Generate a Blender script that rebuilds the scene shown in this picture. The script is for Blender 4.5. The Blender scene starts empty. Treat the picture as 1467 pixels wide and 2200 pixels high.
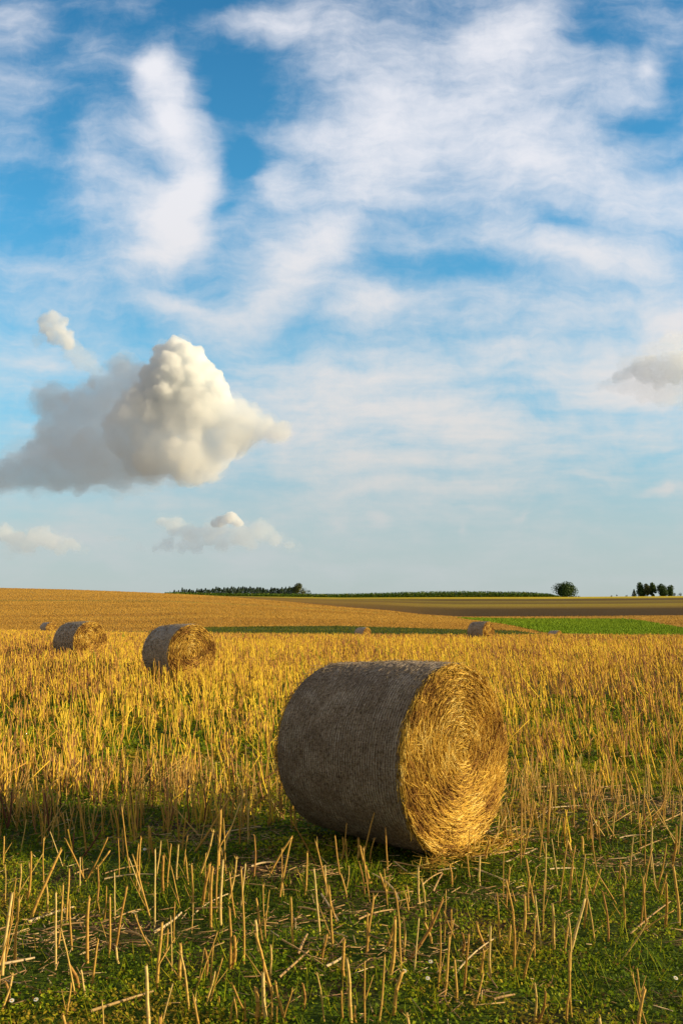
import bpy, math, random
import numpy as np

# ------------------------------------------------------------------ camera, sky, sun, exposure
SC = bpy.context.scene
RNG = np.random.default_rng(7)
random.seed(7)
W0, H0, F0 = 1467.0, 2200.0, 2000.0
CAM_H, HORIZON = 1.64, 1316.5
PITCH = math.atan((HORIZON - H0 / 2) / F0)

cam_d = bpy.data.cameras.new('camera')
cam = bpy.data.objects.new('camera', cam_d)
SC.collection.objects.link(cam)
cam.location = (0, 0, CAM_H)
cam.rotation_euler = (math.radians(90) + PITCH, 0, 0)
cam_d.sensor_fit = 'VERTICAL'
cam_d.sensor_height = 24.0
cam_d.lens = 24.0 * F0 / H0
cam_d.clip_start = 0.05
cam_d.clip_end = 20000
SC.camera = cam

SUN_EL, SUN_AZ = 15.5, 97.0          # azimuth clockwise from +Y (camera looks along +Y)
SUN_STRENGTH = 5.0
SKY_STRENGTH = 0.12
sun_d = bpy.data.lights.new('sun', 'SUN')
sun_d.energy = SUN_STRENGTH
sun_d.angle = math.radians(0.5)
sun_d.color = (1.0, 0.79, 0.47)
sun = bpy.data.objects.new('sun', sun_d)
SC.collection.objects.link(sun)
sun.rotation_euler = (math.radians(90 - SUN_EL), 0, math.radians(180 - SUN_AZ))
sun.location = (40, 0, 20)

SC.view_settings.view_transform = 'Standard'
SC.view_settings.look = 'None'
SC.view_settings.gamma = 1
EXPOSURE = 0.4
SC.view_settings.exposure = EXPOSURE
SC.cycles.max_bounces = 24
SC.cycles.diffuse_bounces = 3
SC.cycles.glossy_bounces = 2
SC.cycles.transmission_bounces = 4
SC.cycles.volume_bounces = 24
SC.cycles.transparent_max_bounces = 10


def build_world():
    world = bpy.data.worlds.new('World')
    SC.world = world
    world.use_nodes = True
    nt = world.node_tree
    nt.nodes.clear()
    N, K = nt.nodes, nt.links

    def put(sock, v):
        if isinstance(v, bpy.types.NodeSocket):
            K.new(v, sock)
        else:
            sock.default_value = v

    def m(op, a, b=0.0, c=0.0, clamp=False):
        n = N.new('ShaderNodeMath'); n.operation = op; n.use_clamp = clamp
        put(n.inputs[0], a); put(n.inputs[1], b)
        if op in ('MULTIPLY_ADD', 'SMOOTH_MIN', 'SMOOTH_MAX', 'COMPARE', 'WRAP'):
            put(n.inputs[2], c)
        return n.outputs[0]

    def vm(op, a, b=(0, 0, 0), scale=None):
        n = N.new('ShaderNodeVectorMath'); n.operation = op
        put(n.inputs[0], a)
        if op == 'SCALE':
            put(n.inputs[3], scale)
        else:
            put(n.inputs[1], b)
        return n.outputs[0]

    def step(x, a, b):
        n = N.new('ShaderNodeMapRange'); n.interpolation_type = 'SMOOTHSTEP'
        put(n.inputs[0], x); n.inputs[1].default_value = a; n.inputs[2].default_value = b
        return n.outputs[0]

    def mixc(f, a, b):
        n = N.new('ShaderNodeMix'); n.data_type = 'RGBA'
        put(n.inputs[0], f); put(n.inputs[6], a); put(n.inputs[7], b)
        return n.outputs[2]

    def noise(v, scale, detail=5, rough=0.55, dist=0.0):
        n = N.new('ShaderNodeTexNoise'); n.noise_dimensions = '2D'
        put(n.inputs['Vector'], v); n.inputs['Scale'].default_value = scale
        n.inputs['Detail'].default_value = detail; n.inputs['Roughness'].default_value = rough
        n.inputs['Distortion'].default_value = dist
        return n

    swaps = {}

    def swap(P):
        if P not in swaps:
            a = N.new('ShaderNodeSeparateXYZ'); K.new(P, a.inputs[0])
            b = N.new('ShaderNodeCombineXYZ'); K.new(a.outputs[1], b.inputs[0]); K.new(a.outputs[0], b.inputs[1])
            swaps[P] = b.outputs[0]
        return swaps[P]

    def vmad(a, b, c):
        n = N.new('ShaderNodeVectorMath'); n.operation = 'MULTIPLY_ADD'
        put(n.inputs[0], a); put(n.inputs[1], b); put(n.inputs[2], c)
        return n.outputs[0]

    def chained(P, acc):                  # z is unused by the blobs; it only orders the evaluation
        b = N.new('ShaderNodeCombineXYZ'); K.new(acc, b.inputs[2])
        return vm('ADD', P, b.outputs[0])

    def blobs(P, lst, kind='QUADRATIC_SPHERE', start=0.0, after=None):
        """sum of soft ellipses on the sky; entries cx, cy, rx, ry, degrees, amount"""
        acc = start; P00 = P
        if after is not None:
            P = chained(P00, after)
        for k, (cx, cy, rx, ry, ang, amp) in enumerate(lst):
            if k and k % 6 == 0:
                P = chained(P00, acc)
            ca, sa = math.cos(math.radians(ang)), math.sin(math.radians(ang))
            ax, ay, cx, cy = 1000 / rx, 1000 / ry, cx / 1000, cy / 1000
            o = (-(cx * ca + cy * sa) * ax, -(-cx * sa + cy * ca) * ay, 0)
            if ang:
                o = vmad(swap(P), (sa * ax, -sa * ay, 0), o)
            q = vmad(P, (ca * ax, ca * ay, 1), o)
            g = N.new('ShaderNodeTexGradient'); g.gradient_type = kind
            K.new(q, g.inputs[0])
            acc = m('MULTIPLY_ADD', g.outputs['Fac'], amp, acc)
        return acc

    def S(r, g, b):                       # display value -> radiance handed to the background
        return tuple([((c / 255.0) ** 2.2) / SKY_STRENGTH / 2 ** EXPOSURE for c in (r, g, b)] + [1.0])

    tc = N.new('ShaderNodeTexCoord')
    sep = N.new('ShaderNodeSeparateXYZ'); K.new(tc.outputs['Generated'], sep.inputs[0])
    dx, dy, dz = sep.outputs
    cp, sp = math.cos(PITCH), math.sin(PITCH)
    # gnomonic chart of the sky round a fixed direction of the world (north, 6 degrees up)
    fw = m('MAXIMUM', m('ADD', m('MULTIPLY', dy, cp), m('MULTIPLY', dz, sp)), 0.12)
    up = m('ADD', m('MULTIPLY', dy, -sp), m('MULTIPLY', dz, cp))
    cu = m('MULTIPLY_ADD', m('DIVIDE', dx, fw), 2.0, 0.7335)
    cv = m('MULTIPLY_ADD', m('DIVIDE', up, fw), -2.0, 1.1)
    cmb = N.new('ShaderNodeCombineXYZ'); K.new(cu, cmb.inputs[0]); K.new(cv, cmb.inputs[1])
    P = cmb.outputs[0]

    # -- clear sky
    sky = N.new('ShaderNodeTexSky'); sky.sky_type = 'NISHITA'; sky.sun_disc = False
    sky.sun_elevation = math.radians(SUN_EL); sky.sun_rotation = math.radians(SUN_AZ)
    sky.altitude = 200; sky.air_density = 1.0; sky.dust_density = 0.6; sky.ozone_density = 2.2
    tint = N.new('ShaderNodeMix'); tint.data_type = 'RGBA'; tint.blend_type = 'MULTIPLY'
    tint.inputs[0].default_value = 1.0
    K.new(sky.outputs[0], tint.inputs[6])
    tr = N.new('ShaderNodeValToRGB')
    els = tr.color_ramp.elements
    while len(els) < len(SKY_TINT):
        els.new(0.5)
    for e, (p, c) in zip(els, SKY_TINT):
        e.position = p; e.color = (*c, 1)
    K.new(m('MULTIPLY', cv, 1 / 1.3), tr.inputs[0])
    K.new(vm('SCALE', tr.outputs[0], scale=3.85), tint.inputs[7])
    hs = N.new('ShaderNodeHueSaturation'); hs.inputs['Saturation'].default_value = SKY_SAT
    K.new(tint.outputs[2], hs.inputs['Color'])
    col = hs.outputs[0]

    # -- warped coordinates
    w1 = noise(P, 3.2, 3, 0.6)
    w2 = noise(P, 11.0, 3, 0.6)
    off = vm('SCALE', vm('SUBTRACT', w1.outputs['Color'], (0.5, 0.5, 0.5)), scale=0.09)
    off2 = vm('SCALE', vm('SUBTRACT', w2.outputs['Color'], (0.5, 0.5, 0.5)), scale=0.03)
    PW = vm('ADD', vm('ADD', P, off), off2)

    # -- cirrus
    cirrus = blobs(PW, [(a, b, c * 1.25, d * 1.25, e, f) for a, b, c, d, e, f in CIRRUS], start=0.16)
    mpS = N.new('ShaderNodeMapping'); K.new(PW, mpS.inputs[0])
    mpS.inputs[2].default_value = (0, 0, math.radians(38)); mpS.inputs[3].default_value = (1.0, 3.4, 1)
    st = noise(mpS.outputs[0], 3.6, 6, 0.6, 0.0)
    mpT = N.new('ShaderNodeMapping'); K.new(P, mpT.inputs[0])
    mpT.inputs[2].default_value = (0, 0, math.radians(-8)); mpT.inputs[3].default_value = (1.0, 6.0, 1)
    st2 = noise(mpT.outputs[0], 3.0, 4, 0.6, 0.0)
    fine = noise(PW, 12.0, 5, 0.65, 0.0)
    low = step(cv, 0.60, 0.95)
    dens = m('ADD', cirrus, m('MULTIPLY', m('SUBTRACT', st.outputs['Fac'], 0.5), 0.80))
    dens = m('ADD', dens, m('MULTIPLY', m('SUBTRACT', fine.outputs['Fac'], 0.5), 0.38))
    dens = m('ADD', dens, m('MULTIPLY', m('MULTIPLY', m('SUBTRACT', st2.outputs['Fac'], 0.5), 0.8), low))
    cmask = step(dens, -0.08, 0.98)
    ccol = mixc(step(cv, 0.2, 1.05), S(240, 240, 246), S(228, 223, 219))
    col = mixc(m('MULTIPLY', cmask, 0.96), col, ccol)

    # -- pale air towards the horizon
    hz = step(cv, 0.85, 1.25)
    col = mixc(m('MULTIPLY', hz, 0.8), col, S(184, 196, 199))

    # -- warm fill overcast, added to the unseen sky behind and beside the camera
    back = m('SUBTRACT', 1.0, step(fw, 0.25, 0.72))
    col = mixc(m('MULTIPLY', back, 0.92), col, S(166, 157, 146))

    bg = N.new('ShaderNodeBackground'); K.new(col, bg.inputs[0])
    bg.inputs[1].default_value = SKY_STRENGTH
    out = N.new('ShaderNodeOutputWorld'); K.new(bg.outputs[0], out.inputs[0])


# tint of the clear sky from high (0) to the horizon (1)
SKY_TINT = [(0, (.13, .29, .33)), (.35, (.18, .37, .385)), (.6, (.24, .37, .35)), (.8, (.20, .27, .27)), (1, (.17, .20, .215))]
SKY_SAT = 1.05
# cx, cy, rx, ry, degrees (clockwise on the photo), amount; thousandths of the chart
CIRRUS = [
    (850, 900, 1000, 480, 0, .46), (250, 1130, 420, 120, 0, .25),
    (1150, 330, 600, 420, 0, .42), (700, 480, 330, 260, -30, .25),
    # left column cloud
    (335, 150, 75, 90, 20, .85), (375, 265, 105, 150, 0, .85), (410, 370, 85, 110, 0, 1.2),
    (370, 470, 125, 110, 0, 1.2), (330, 575, 180, 90, 0, .7), (425, 515, 75, 60, 0, .6),
    (260, 430, 200, 230, 0, .42), (40, 90, 120, 260, 0, .3), (30, 250, 100, 150, 0, .2), (120, 600, 240, 90, 0, .3),
    (210, 330, 120, 120, 0, .2),
    # middle streaks
    (630, 600, 250, 75, -42, .95), (690, 500, 170, 80, -10, .7), (610, 390, 80, 80, 0, .5),
    (400, 665, 190, 35, 10, .8), (560, 680, 130, 50, -20, .6), (600, 60, 190, 80, 0, .45), (470, 50, 190, 50, 0, .2),
    # big cloud upper right
    (840, 230, 230, 140, 10, .85), (900, 300, 260, 80, 0, .7), (770, 100, 190, 130, 0, .55),
    (1020, 130, 240, 180, -30, .55), (1140, 40, 130, 190, 35, .6), (1165, 360, 90, 55, 0, .6),
    (1030, 260, 280, 150, 0, .45), (800, 400, 260, 90, 0, .4), (700, 280, 160, 60, 15, .45), (1290, 375, 190, 70, 5, .55),
    (1430, 440, 200, 120, 0, .5), (1090, 480, 90, 50, 0, .6), (1190, 535, 220, 50, 14, .75),
    (1370, 560, 240, 70, 10, .6), (1330, 200, 150, 60, -20, .35), (1400, 60, 150, 60, 0, .15),
    (1390, 150, 40, 60, 0, .3), (780, 670, 130, 45, -14, .75), (1070, 640, 230, 60, 0, .35), (1340, 680, 220, 80, 0, .45),
    (830, 660, 200, 60, 0, .3),
    # blue gaps
    (420, 15, 170, 70, 0, -.55), (120, 60, 90, 160, 20, -.25), (490, 190, 120, 120, 0, -.75), (515, 340, 70, 80, 0, -.75), (475, 445, 50, 40, 0, -.7), (430, 612, 60, 25, 10, -.4), (60, 460, 190, 200, 0, -.35),
    (110, 300, 110, 110, 0, -.25), (275, 700, 140, 45, 0, -.7), (950, 575, 260, 65, 0, -.75), (880, 485, 180, 50, 0, -.4),
    (1270, 60, 140, 90, 20, -.65), (1385, 270, 130, 50, 0, -.9), (1450, 170, 70, 120, 0, -.5),
    (1190, 470, 90, 28, 12, -.65), (920, 735, 260, 40, 4, -.35), (1110, 825, 190, 45, 4, -.35),
    (800, 545, 110, 60, 0, -.3), (650, 240, 100, 60, 0, -.2),
    # lower veils
    (560, 850, 300, 160, 0, .45), (1000, 900, 520, 160, 0, .3), (250, 1180, 500, 60, 0, .3), (900, 870, 380, 110, 5, .45), (960, 850, 170, 50, 8, .3), (1190, 905, 120, 32, 6, .6),
    (1380, 820, 240, 130, 0, 1.2), (1460, 700, 150, 100, 0, 1.2), (1090, 780, 90, 16, 8, .6),
    (1330, 930, 190, 40, 0, .35), (1000, 1035, 420, 42, -5, .55), (800, 1045, 280, 22, -13, .45),
    (1260, 1020, 130, 16, 2, .55), (1425, 1043, 80, 15, -9, .9), (820, 1112, 36, 26, 30, .7),
    (1118, 1110, 42, 20, -35, .6), (740, 1122, 42, 32, 40, .45), (995, 1140, 12, 28, 10, .5), (1010, 1085, 100, 12, 2, .4),
    (700, 1000, 350, 120, 0, .3), (1440, 1250, 30, 14, 0, .8), (700, 1215, 420, 26, 5, .35), (60, 780, 160, 120, 0, .45),
    (1300, 1110, 260, 40, 0, -.35), (1430, 980, 120, 25, 0, -.4), (900, 1150, 250, 40, 0, -.3),
]
build_world()
SC.world.cycles.sampling_method = 'MANUAL'
SC.world.cycles.sample_map_resolution = 256


# ------------------------------------------------------------------ helpers
def ray(u, v, Y):
    """world point at forward distance Y seen in direction (u, v) of the photograph's plan"""
    u = np.asarray(u, float); v = np.asarray(v, float)
    x = (u - W0 / 2) / F0; z = (H0 / 2 - v) / F0
    fy = math.cos(PITCH) - z * math.sin(PITCH)
    fz = math.sin(PITCH) + z * math.cos(PITCH)
    k = Y / fy
    return x * k, Y + 0 * k, CAM_H + fz * k


def sm(x, a, b):
    t = np.clip((np.asarray(x, float) - a) / (b - a), 0, 1)
    return t * t * (3 - 2 * t)


def vnoise(x, y, seed=0):
    x = np.asarray(x, float); y = np.asarray(y, float)
    xi = np.floor(x).astype(np.int64); yi = np.floor(y).astype(np.int64)
    fx = x - xi; fy = y - yi
    fx = fx * fx * (3 - 2 * fx); fy = fy * fy * (3 - 2 * fy)

    def h(a, b):
        n = (a * 374761393 + b * 668265263 + seed * 982451653) & 0xffffffff
        n = ((n ^ (n >> 13)) * 1274126177) & 0xffffffff
        return ((n ^ (n >> 16)) & 0xffff) / 65535.0
    return (h(xi, yi) * (1 - fx) + h(xi + 1, yi) * fx) * (1 - fy) + (h(xi, yi + 1) * (1 - fx) + h(xi + 1, yi + 1) * fx) * fy


def fbm(x, y, seed=0, o=3):
    s, a, t = 0, 1.0, 0
    for i in range(o):
        s = s + a * vnoise(x * 2 ** i, y * 2 ** i, seed + i); t += a; a *= .5
    return s / t


def near_z(x, y):
    """height of the stubble field"""
    x = np.asarray(x, float); y = np.asarray(y, float)
    u = W0 / 2 + F0 * x / np.maximum(y, 8.0)
    k = np.interp(u, [0, 108, 778, 1187, 1467], [1.4e-4, 1.64e-4, 3.2e-4, 3.35e-4, 3.5e-4])
    z = -k * np.maximum(y - 35, 0) ** 2
    z = z + .10 * sm(y, 12, 22) * (1 - sm(y, 32, 50))
    z = z + (fbm(x * .9, y * .9, 3) - .5) * .07 * (1 - sm(y, 20, 50))
    z = z + (fbm(x * 5, y * 5, 9, 2) - .5) * .03 * (1 - sm(y, 9, 16))
    return z


def ground_at(u, v):
    """point of the stubble field seen in direction (u, v)"""
    a = F0 * 1.64 / max(v - HORIZON, 5)
    for _ in range(12):
        x, y, z = ray(u, v, a)
        gz = float(near_z(x, y))
        a = a * (CAM_H - gz) / max(CAM_H - float(z), 1e-3)
    x, y, z = ray(u, v, a)
    return float(x), float(y), float(near_z(x, y))


def link(o, parent=None):
    SC.collection.objects.link(o)
    if parent:
        o.parent = parent
    return o


def tag(o, label=None, cat=None, group=None, kind=None):
    if label: o['label'] = label
    if cat: o['category'] = cat
    if group: o['group'] = group
    if kind: o['kind'] = kind
    return o


def empty(name, loc, rz=0.0):
    o = bpy.data.objects.new(name, None)
    o.location = loc; o.rotation_euler = (0, 0, rz); o.empty_display_size = .2
    return link(o)


def mesh_np(name, V, Q=None, T=None, rnd=None, mats=(), smooth=False, midx=None, attrs=None):
    me = bpy.data.meshes.new(name)
    V = np.asarray(V, np.float32)
    nq = 0 if Q is None else len(Q); nt = 0 if T is None else len(T)
    me.vertices.add(len(V)); me.vertices.foreach_set('co', V.ravel())
    loops = np.concatenate([np.asarray(a, np.int32).ravel() for a in (Q, T) if a is not None and len(a)])
    me.loops.add(len(loops)); me.loops.foreach_set('vertex_index', loops)
    me.polygons.add(nq + nt)
    starts = np.concatenate([np.arange(nq) * 4, nq * 4 + np.arange(nt) * 3]).astype(np.int32)
    me.polygons.foreach_set('loop_start', starts)
    if midx is not None:
        me.polygons.foreach_set('material_index', np.asarray(midx, np.int32))
    if smooth:
        me.polygons.foreach_set('use_smooth', np.ones(nq + nt, bool))
    for k, a in ([('rnd', rnd)] if rnd is not None else []) + list((attrs or {}).items()):
        at = me.attributes.new(k, 'FLOAT', 'POINT'); at.data.foreach_set('value', np.asarray(a, np.float32))
    for mt in mats:
        me.materials.append(mt)
    me.update(calc_edges=True)
    me.validate()
    return me


def obj(name, me, parent=None):
    return link(bpy.data.objects.new(name, me), parent)


def prisms(B, T, R0, R1, sides=4, bend=None, cap=True, rnd=None, segs=1):
    """tapered stalks from B to T (n,3); returns V, Q, rnd per vertex"""
    n = len(B)
    D = T - B
    L = np.linalg.norm(D, axis=1, keepdims=True) + 1e-9
    d = D / L
    ref = np.where(np.abs(d[:, 2:3]) > .8, np.array([[1., 0, 0]]), np.array([[0, 0, 1.]]))
    a = np.cross(d, ref); a /= np.linalg.norm(a, axis=1, keepdims=True) + 1e-9
    b = np.cross(d, a)
    ph = RNG.uniform(0, 6.28, n)
    rings = []
    for s in range(segs + 1):
        t = s / segs
        c = B + D * t
        if bend is not None:
            c = c + bend * (4 * t * (1 - t))
        r = (R0 * (1 - t) + R1 * t)
        for k in range(sides):
            an = ph + 2 * np.pi * k / sides
            rings.append(c + (np.cos(an) * r)[:, None] * a + (np.sin(an) * r)[:, None] * b)
    V = np.stack(rings, 1)                       # n, (segs+1)*sides, 3
    m = V.shape[1]
    base = (np.arange(n) * m)[:, None]
    q = []
    for s in range(segs):
        for k in range(sides):
            k2 = (k + 1) % sides
            q.append([s * sides + k, s * sides + k2, (s + 1) * sides + k2, (s + 1) * sides + k])
    if cap and sides == 4:
        q.append([segs * 4 + i for i in range(4)])
    q = np.array(q)
    Q = (base[:, :, None] + q[None]).reshape(-1, 4)
    rr = np.repeat(RNG.random(n) if rnd is None else rnd, m)
    return V.reshape(-1, 3), Q, rr


def join(parts):
    """parts: list of (V, Q, rnd)"""
    V, Q, R, o = [], [], [], 0
    for v, q, r in parts:
        V.append(v); Q.append(q + o); R.append(r); o += len(v)
    return np.concatenate(V), np.concatenate(Q), np.concatenate(R)


# ------------------------------------------------------------------ materials
class Mat:
    def __init__(s, name, rough=0.8, spec=0.3):
        s.m = bpy.data.materials.new(name); s.m.use_nodes = True
        s.N = s.m.node_tree.nodes; s.K = s.m.node_tree.links
        s.b = s.N['Principled BSDF']
        s.b.inputs['Roughness'].default_value = rough
        s.b.inputs['Specular IOR Level'].default_value = spec

    def put(s, sock, v):
        if isinstance(v, bpy.types.NodeSocket): s.K.new(v, sock)
        else: sock.default_value = v

    def attr(s, name='rnd'):
        n = s.N.new('ShaderNodeAttribute'); n.attribute_name = name
        return n.outputs['Fac']

    def pos(s, scale=(1, 1, 1), kind='Object', rot=(0, 0, 0)):
        t = s.N.new('ShaderNodeTexCoord'); mp = s.N.new('ShaderNodeMapping')
        s.K.new(t.outputs[kind], mp.inputs[0]); mp.inputs[3].default_value = scale; mp.inputs[2].default_value = rot
        return mp.outputs[0]

    def noise(s, v, scale, detail=4, rough=.55, dist=0):
        n = s.N.new('ShaderNodeTexNoise'); s.K.new(v, n.inputs['Vector'])
        n.inputs['Scale'].default_value = scale; n.inputs['Detail'].default_value = detail
        n.inputs['Roughness'].default_value = rough; n.inputs['Distortion'].default_value = dist
        return n.outputs['Fac']

    def ramp(s, f, stops, mode='LINEAR'):
        n = s.N.new('ShaderNodeValToRGB'); s.put(n.inputs[0], f); cr = n.color_ramp; cr.interpolation = mode
        while len(cr.elements) < len(stops): cr.elements.new(.5)
        for e, (p, c) in zip(cr.elements, stops):
            e.position = p; e.color = (c[0], c[1], c[2], 1) if len(c) == 3 else c
        return n.outputs[0]

    def mix(s, f, a, b, blend='MIX'):
        n = s.N.new('ShaderNodeMix'); n.data_type = 'RGBA'; n.blend_type = blend
        s.put(n.inputs[0], f)
        for k, v in ((6, a), (7, b)):
            if isinstance(v, tuple) and len(v) == 3: v = (*v, 1)
            s.put(n.inputs[k], v)
        return n.outputs[2]

    def math(s, op, a, b=0.0, clamp=False):
        n = s.N.new('ShaderNodeMath'); n.operation = op; n.use_clamp = clamp
        s.put(n.inputs[0], a); s.put(n.inputs[1], b)
        return n.outputs[0]

    def rng(s, x, a, b, c=0., d=1.):
        n = s.N.new('ShaderNodeMapRange'); s.put(n.inputs[0], x)
        for i, v in enumerate((a, b, c, d)): n.inputs[i + 1].default_value = v
        return n.outputs[0]

    def bump(s, h, strength=.5, dist=.02):
        n = s.N.new('ShaderNodeBump'); n.inputs['Strength'].default_value = strength
        n.inputs['Distance'].default_value = dist; s.K.new(h, n.inputs['Height'])
        s.K.new(n.outputs[0], s.b.inputs['Normal'])

    def color(s, c):
        if isinstance(c, tuple) and len(c) == 3: c = (*c, 1)
        s.put(s.b.inputs['Base Color'], c)
        return s

    def translucent(s, col, amt):
        t = s.N.new('ShaderNodeBsdfTranslucent'); s.put(t.inputs[0], col)
        mx = s.N.new('ShaderNodeMixShader'); mx.inputs[0].default_value = amt
        s.K.new(s.b.outputs[0], mx.inputs[1]); s.K.new(t.outputs[0], mx.inputs[2])
        s.K.new(mx.outputs[0], s.N['Material Output'].inputs[0])


def mat_straw(name, stops, fib=True):
    M = Mat(name, .65, .2 if fib else .06)
    c = M.ramp(M.attr('rnd'), stops)
    if fib:
        n = M.noise(M.pos((1, 1, .25)), 60, 3)
        c = M.mix(M.rng(n, .3, .7, 0, .55), c, (.20, .10, .035))
    M.color(c)
    return M.m


STRAW_STOPS = [(0, (.22, .10, .03)), (.2, (.42, .22, .05)), (.45, (.62, .36, .07)), (.75, (.74, .49, .11)), (1, (.84, .64, .24))]
FAR_STOPS = [(0, (.14, .06, .035)), (.22, (.36, .18, .08)), (.45, (.58, .32, .07)), (.68, (.76, .49, .055)), (.93, (.82, .60, .06)), (1, (.22, .30, .02))]
M_STALK = mat_straw('straw_stalk', STRAW_STOPS)
M_STUB = mat_straw('stubble_straw', FAR_STOPS, False)
M_LITTER = mat_straw('straw_litter', [(0, (.22, .13, .08)), (.4, (.42, .27, .12)), (.8, (.62, .43, .18)), (1, (.72, .58, .34))])
M_BALE_END = mat_straw('bale_end_straw', [(0, (.10, .045, .018)), (.3, (.36, .19, .05)), (.6, (.66, .42, .075)), (.85, (.78, .53, .10)), (1, (.84, .65, .22))], False)


def mat_leaf():
    M = Mat('weed_leaf', .6, .15)
    c = M.ramp(M.attr('rnd'), [(0, (.03, .055, .004)), (.28, (.09, .16, .006)), (.52, (.22, .34, .010)), (.75, (.46, .48, .015)), (.95, (.52, .38, .03)), (1, (.24, .12, .03))])
    M.color(c); M.translucent(M.mix(.5, c, (.3, .38, .02)), .42)
    return M.m


def mat_ground():
    M = Mat('field_soil', .95, .1)
    p = M.pos()
    n1 = M.noise(p, 1.1, 6, .6)
    n2 = M.noise(p, 35, 5, .65)
    n3 = M.noise(p, 140, 3, .6)
    green = M.ramp(n2, [(.3, (.03, .055, .006)), (.5, (.07, .12, .01)), (.7, (.14, .17, .015))])
    soil = M.ramp(n2, [(.3, (.05, .03, .018)), (.6, (.14, .085, .045)), (.75, (.3, .2, .1))])
    c = M.mix(M.rng(n1, .50, .62), green, soil)
    # beyond ~35 m the ground between stalks reads as straw
    sx = M.N.new('ShaderNodeSeparateXYZ'); M.K.new(p, sx.inputs[0])
    far = M.rng(sx.outputs[1], 14, 40)
    strawc = M.ramp(M.noise(p, 9, 5, .7), [(.3, (.14, .08, .02)), (.55, (.36, .2, .045)), (.75, (.55, .34, .05))])
    c = M.mix(far, c, strawc)
    M.color(c); M.bump(M.math('ADD', n2, n3), .8, .03)
    return M.m


def mat_field(name, stops, sc=(1, 1, 1), scale=1.0, bumpd=.15, fine=(.7, 1.25)):
    M = Mat(name, .9, .1)
    p = M.pos(sc)
    n = M.noise(p, scale, 6, .65)
    c = M.ramp(n, stops)
    g = M.noise(M.pos(), 2.5, 4, .7)
    c = M.mix(1.0, c, M.ramp(g, [(.3, (fine[0],) * 3), (.7, (fine[1],) * 3)]), 'MULTIPLY')
    M.color(c); M.bump(g, .6, bumpd)
    return M



# ------------------------------------------------------------------ cumulus clouds, kilometres away
def mat_cloud(dens, col=(.985, .993, 1.0)):
    """real cloud body: an even scattering volume, dense enough to be white within a few tens of metres"""
    m = bpy.data.materials.new('cloud_vapour'); m.use_nodes = True
    N = m.node_tree.nodes; N.clear()
    v = N.new('ShaderNodeVolumePrincipled')
    v.inputs['Color'].default_value = (*col, 1); v.inputs['Density'].default_value = dens
    v.inputs['Anisotropy'].default_value = 0.15
    o = N.new('ShaderNodeOutputMaterial')
    m.node_tree.links.new(v.outputs[0], o.inputs['Volume'])
    m.cycles.homogeneous_volume = True
    return m


def ico(sub):
    import bmesh
    bm = bmesh.new(); bmesh.ops.create_icosphere(bm, subdivisions=sub, radius=1)
    v = np.array([p.co[:] for p in bm.verts]); f = np.array([[p.index for p in q.verts] for q in bm.faces]); bm.free()
    return v, f


ICO2, ICO3 = ico(2), ico(3)


def vapour(name, parent, Y, lobes, dens, kids=18, grand=7, flat=None, voxel=7.0, grow=0.0, rag=1.0, seed=1, col=(.985, .993, 1.0)):
    """one body of vapour from u, v, radius (thousandths of the plan) and a depth offset; fringe shells are grown outwards"""
    st = RNG.bit_generator.state
    rg = np.random.default_rng(seed)
    C, Rr = [], []
    for lb in lobes:
        u, v, rpx = lb[:3]; dy = lb[3] if len(lb) > 3 else 0
        x, y, z = ray(u, v, Y + dy); r0 = rpx / F0 * Y
        C.append((x, y, z)); Rr.append(r0 * .86)
        for _ in range(kids):
            d = rg.normal(size=3); d[2] += .1; d /= np.linalg.norm(d)
            r1 = r0 * rg.uniform(.2, .42); c1 = np.array([x, y, z], float) + d * (r0 * .88 - r1 * .3)
            C.append(tuple(c1)); Rr.append(r1)
            for _ in range(grand):
                e = rg.normal(size=3); e /= np.linalg.norm(e)
                if e @ d < -.1: e = -e
                r2 = r1 * rg.uniform(.25, .5)
                C.append(tuple(c1 + e * (r1 - r2 * .2))); Rr.append(r2)
    C = np.array(C, float); Rr = np.array(Rr) + grow
    if flat is not None:
        zf = float(ray(lobes[0][0], flat, Y)[2])
        ok = C[:, 2] - Rr * .3 > zf; C, Rr = C[ok], Rr[ok]
    V, F, o = [], [], 0
    for c, r_ in zip(C, Rr):
        bv, bf = ICO3 if r_ / Y * F0 > 12 else ICO2
        V.append(bv * r_ + c); F.append(bf + o); o += len(bv)
    V = np.concatenate(V)
    ob = obj(name, mesh_np(name, V - np.array(parent.location), None, np.concatenate(F)), parent)
    md = ob.modifiers.new('remesh', 'REMESH'); md.mode = 'VOXEL'; md.voxel_size = voxel; md.use_smooth_shade = True
    dg = bpy.context.evaluated_depsgraph_get(); dg.update()
    me = bpy.data.meshes.new_from_object(ob.evaluated_get(dg))
    ob.modifiers.clear(); ob.data = me
    co = np.empty(len(me.vertices) * 3, np.float32); me.vertices.foreach_get('co', co); co = co.reshape(-1, 3)
    for f_, a_ in ((90, .007), (330, .0026 * rag)):
        q = co * (f_ / Y) + seed
        co = co + (np.stack([fbm(q[:, 0] + q[:, 1], q[:, 2] + .4 * q[:, 1], 5), fbm(q[:, 0] - q[:, 1] * .5, q[:, 2] + q[:, 1], 15), fbm(q[:, 1] + q[:, 0] * .7, q[:, 2] * 1.1, 25)], 1) - .5) * (a_ * Y)
    me.vertices.foreach_set('co', co.astype(np.float32).ravel()); me.update()
    me.materials.clear(); me.materials.append(mat_cloud(dens, col))
    RNG.bit_generator.state = st
    return ob


def cloud(label, Y, u, v):
    x, y, z = ray(u, v, Y)
    return tag(empty('cloud', (float(x), float(y), float(z))), label, 'cloud')


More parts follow.
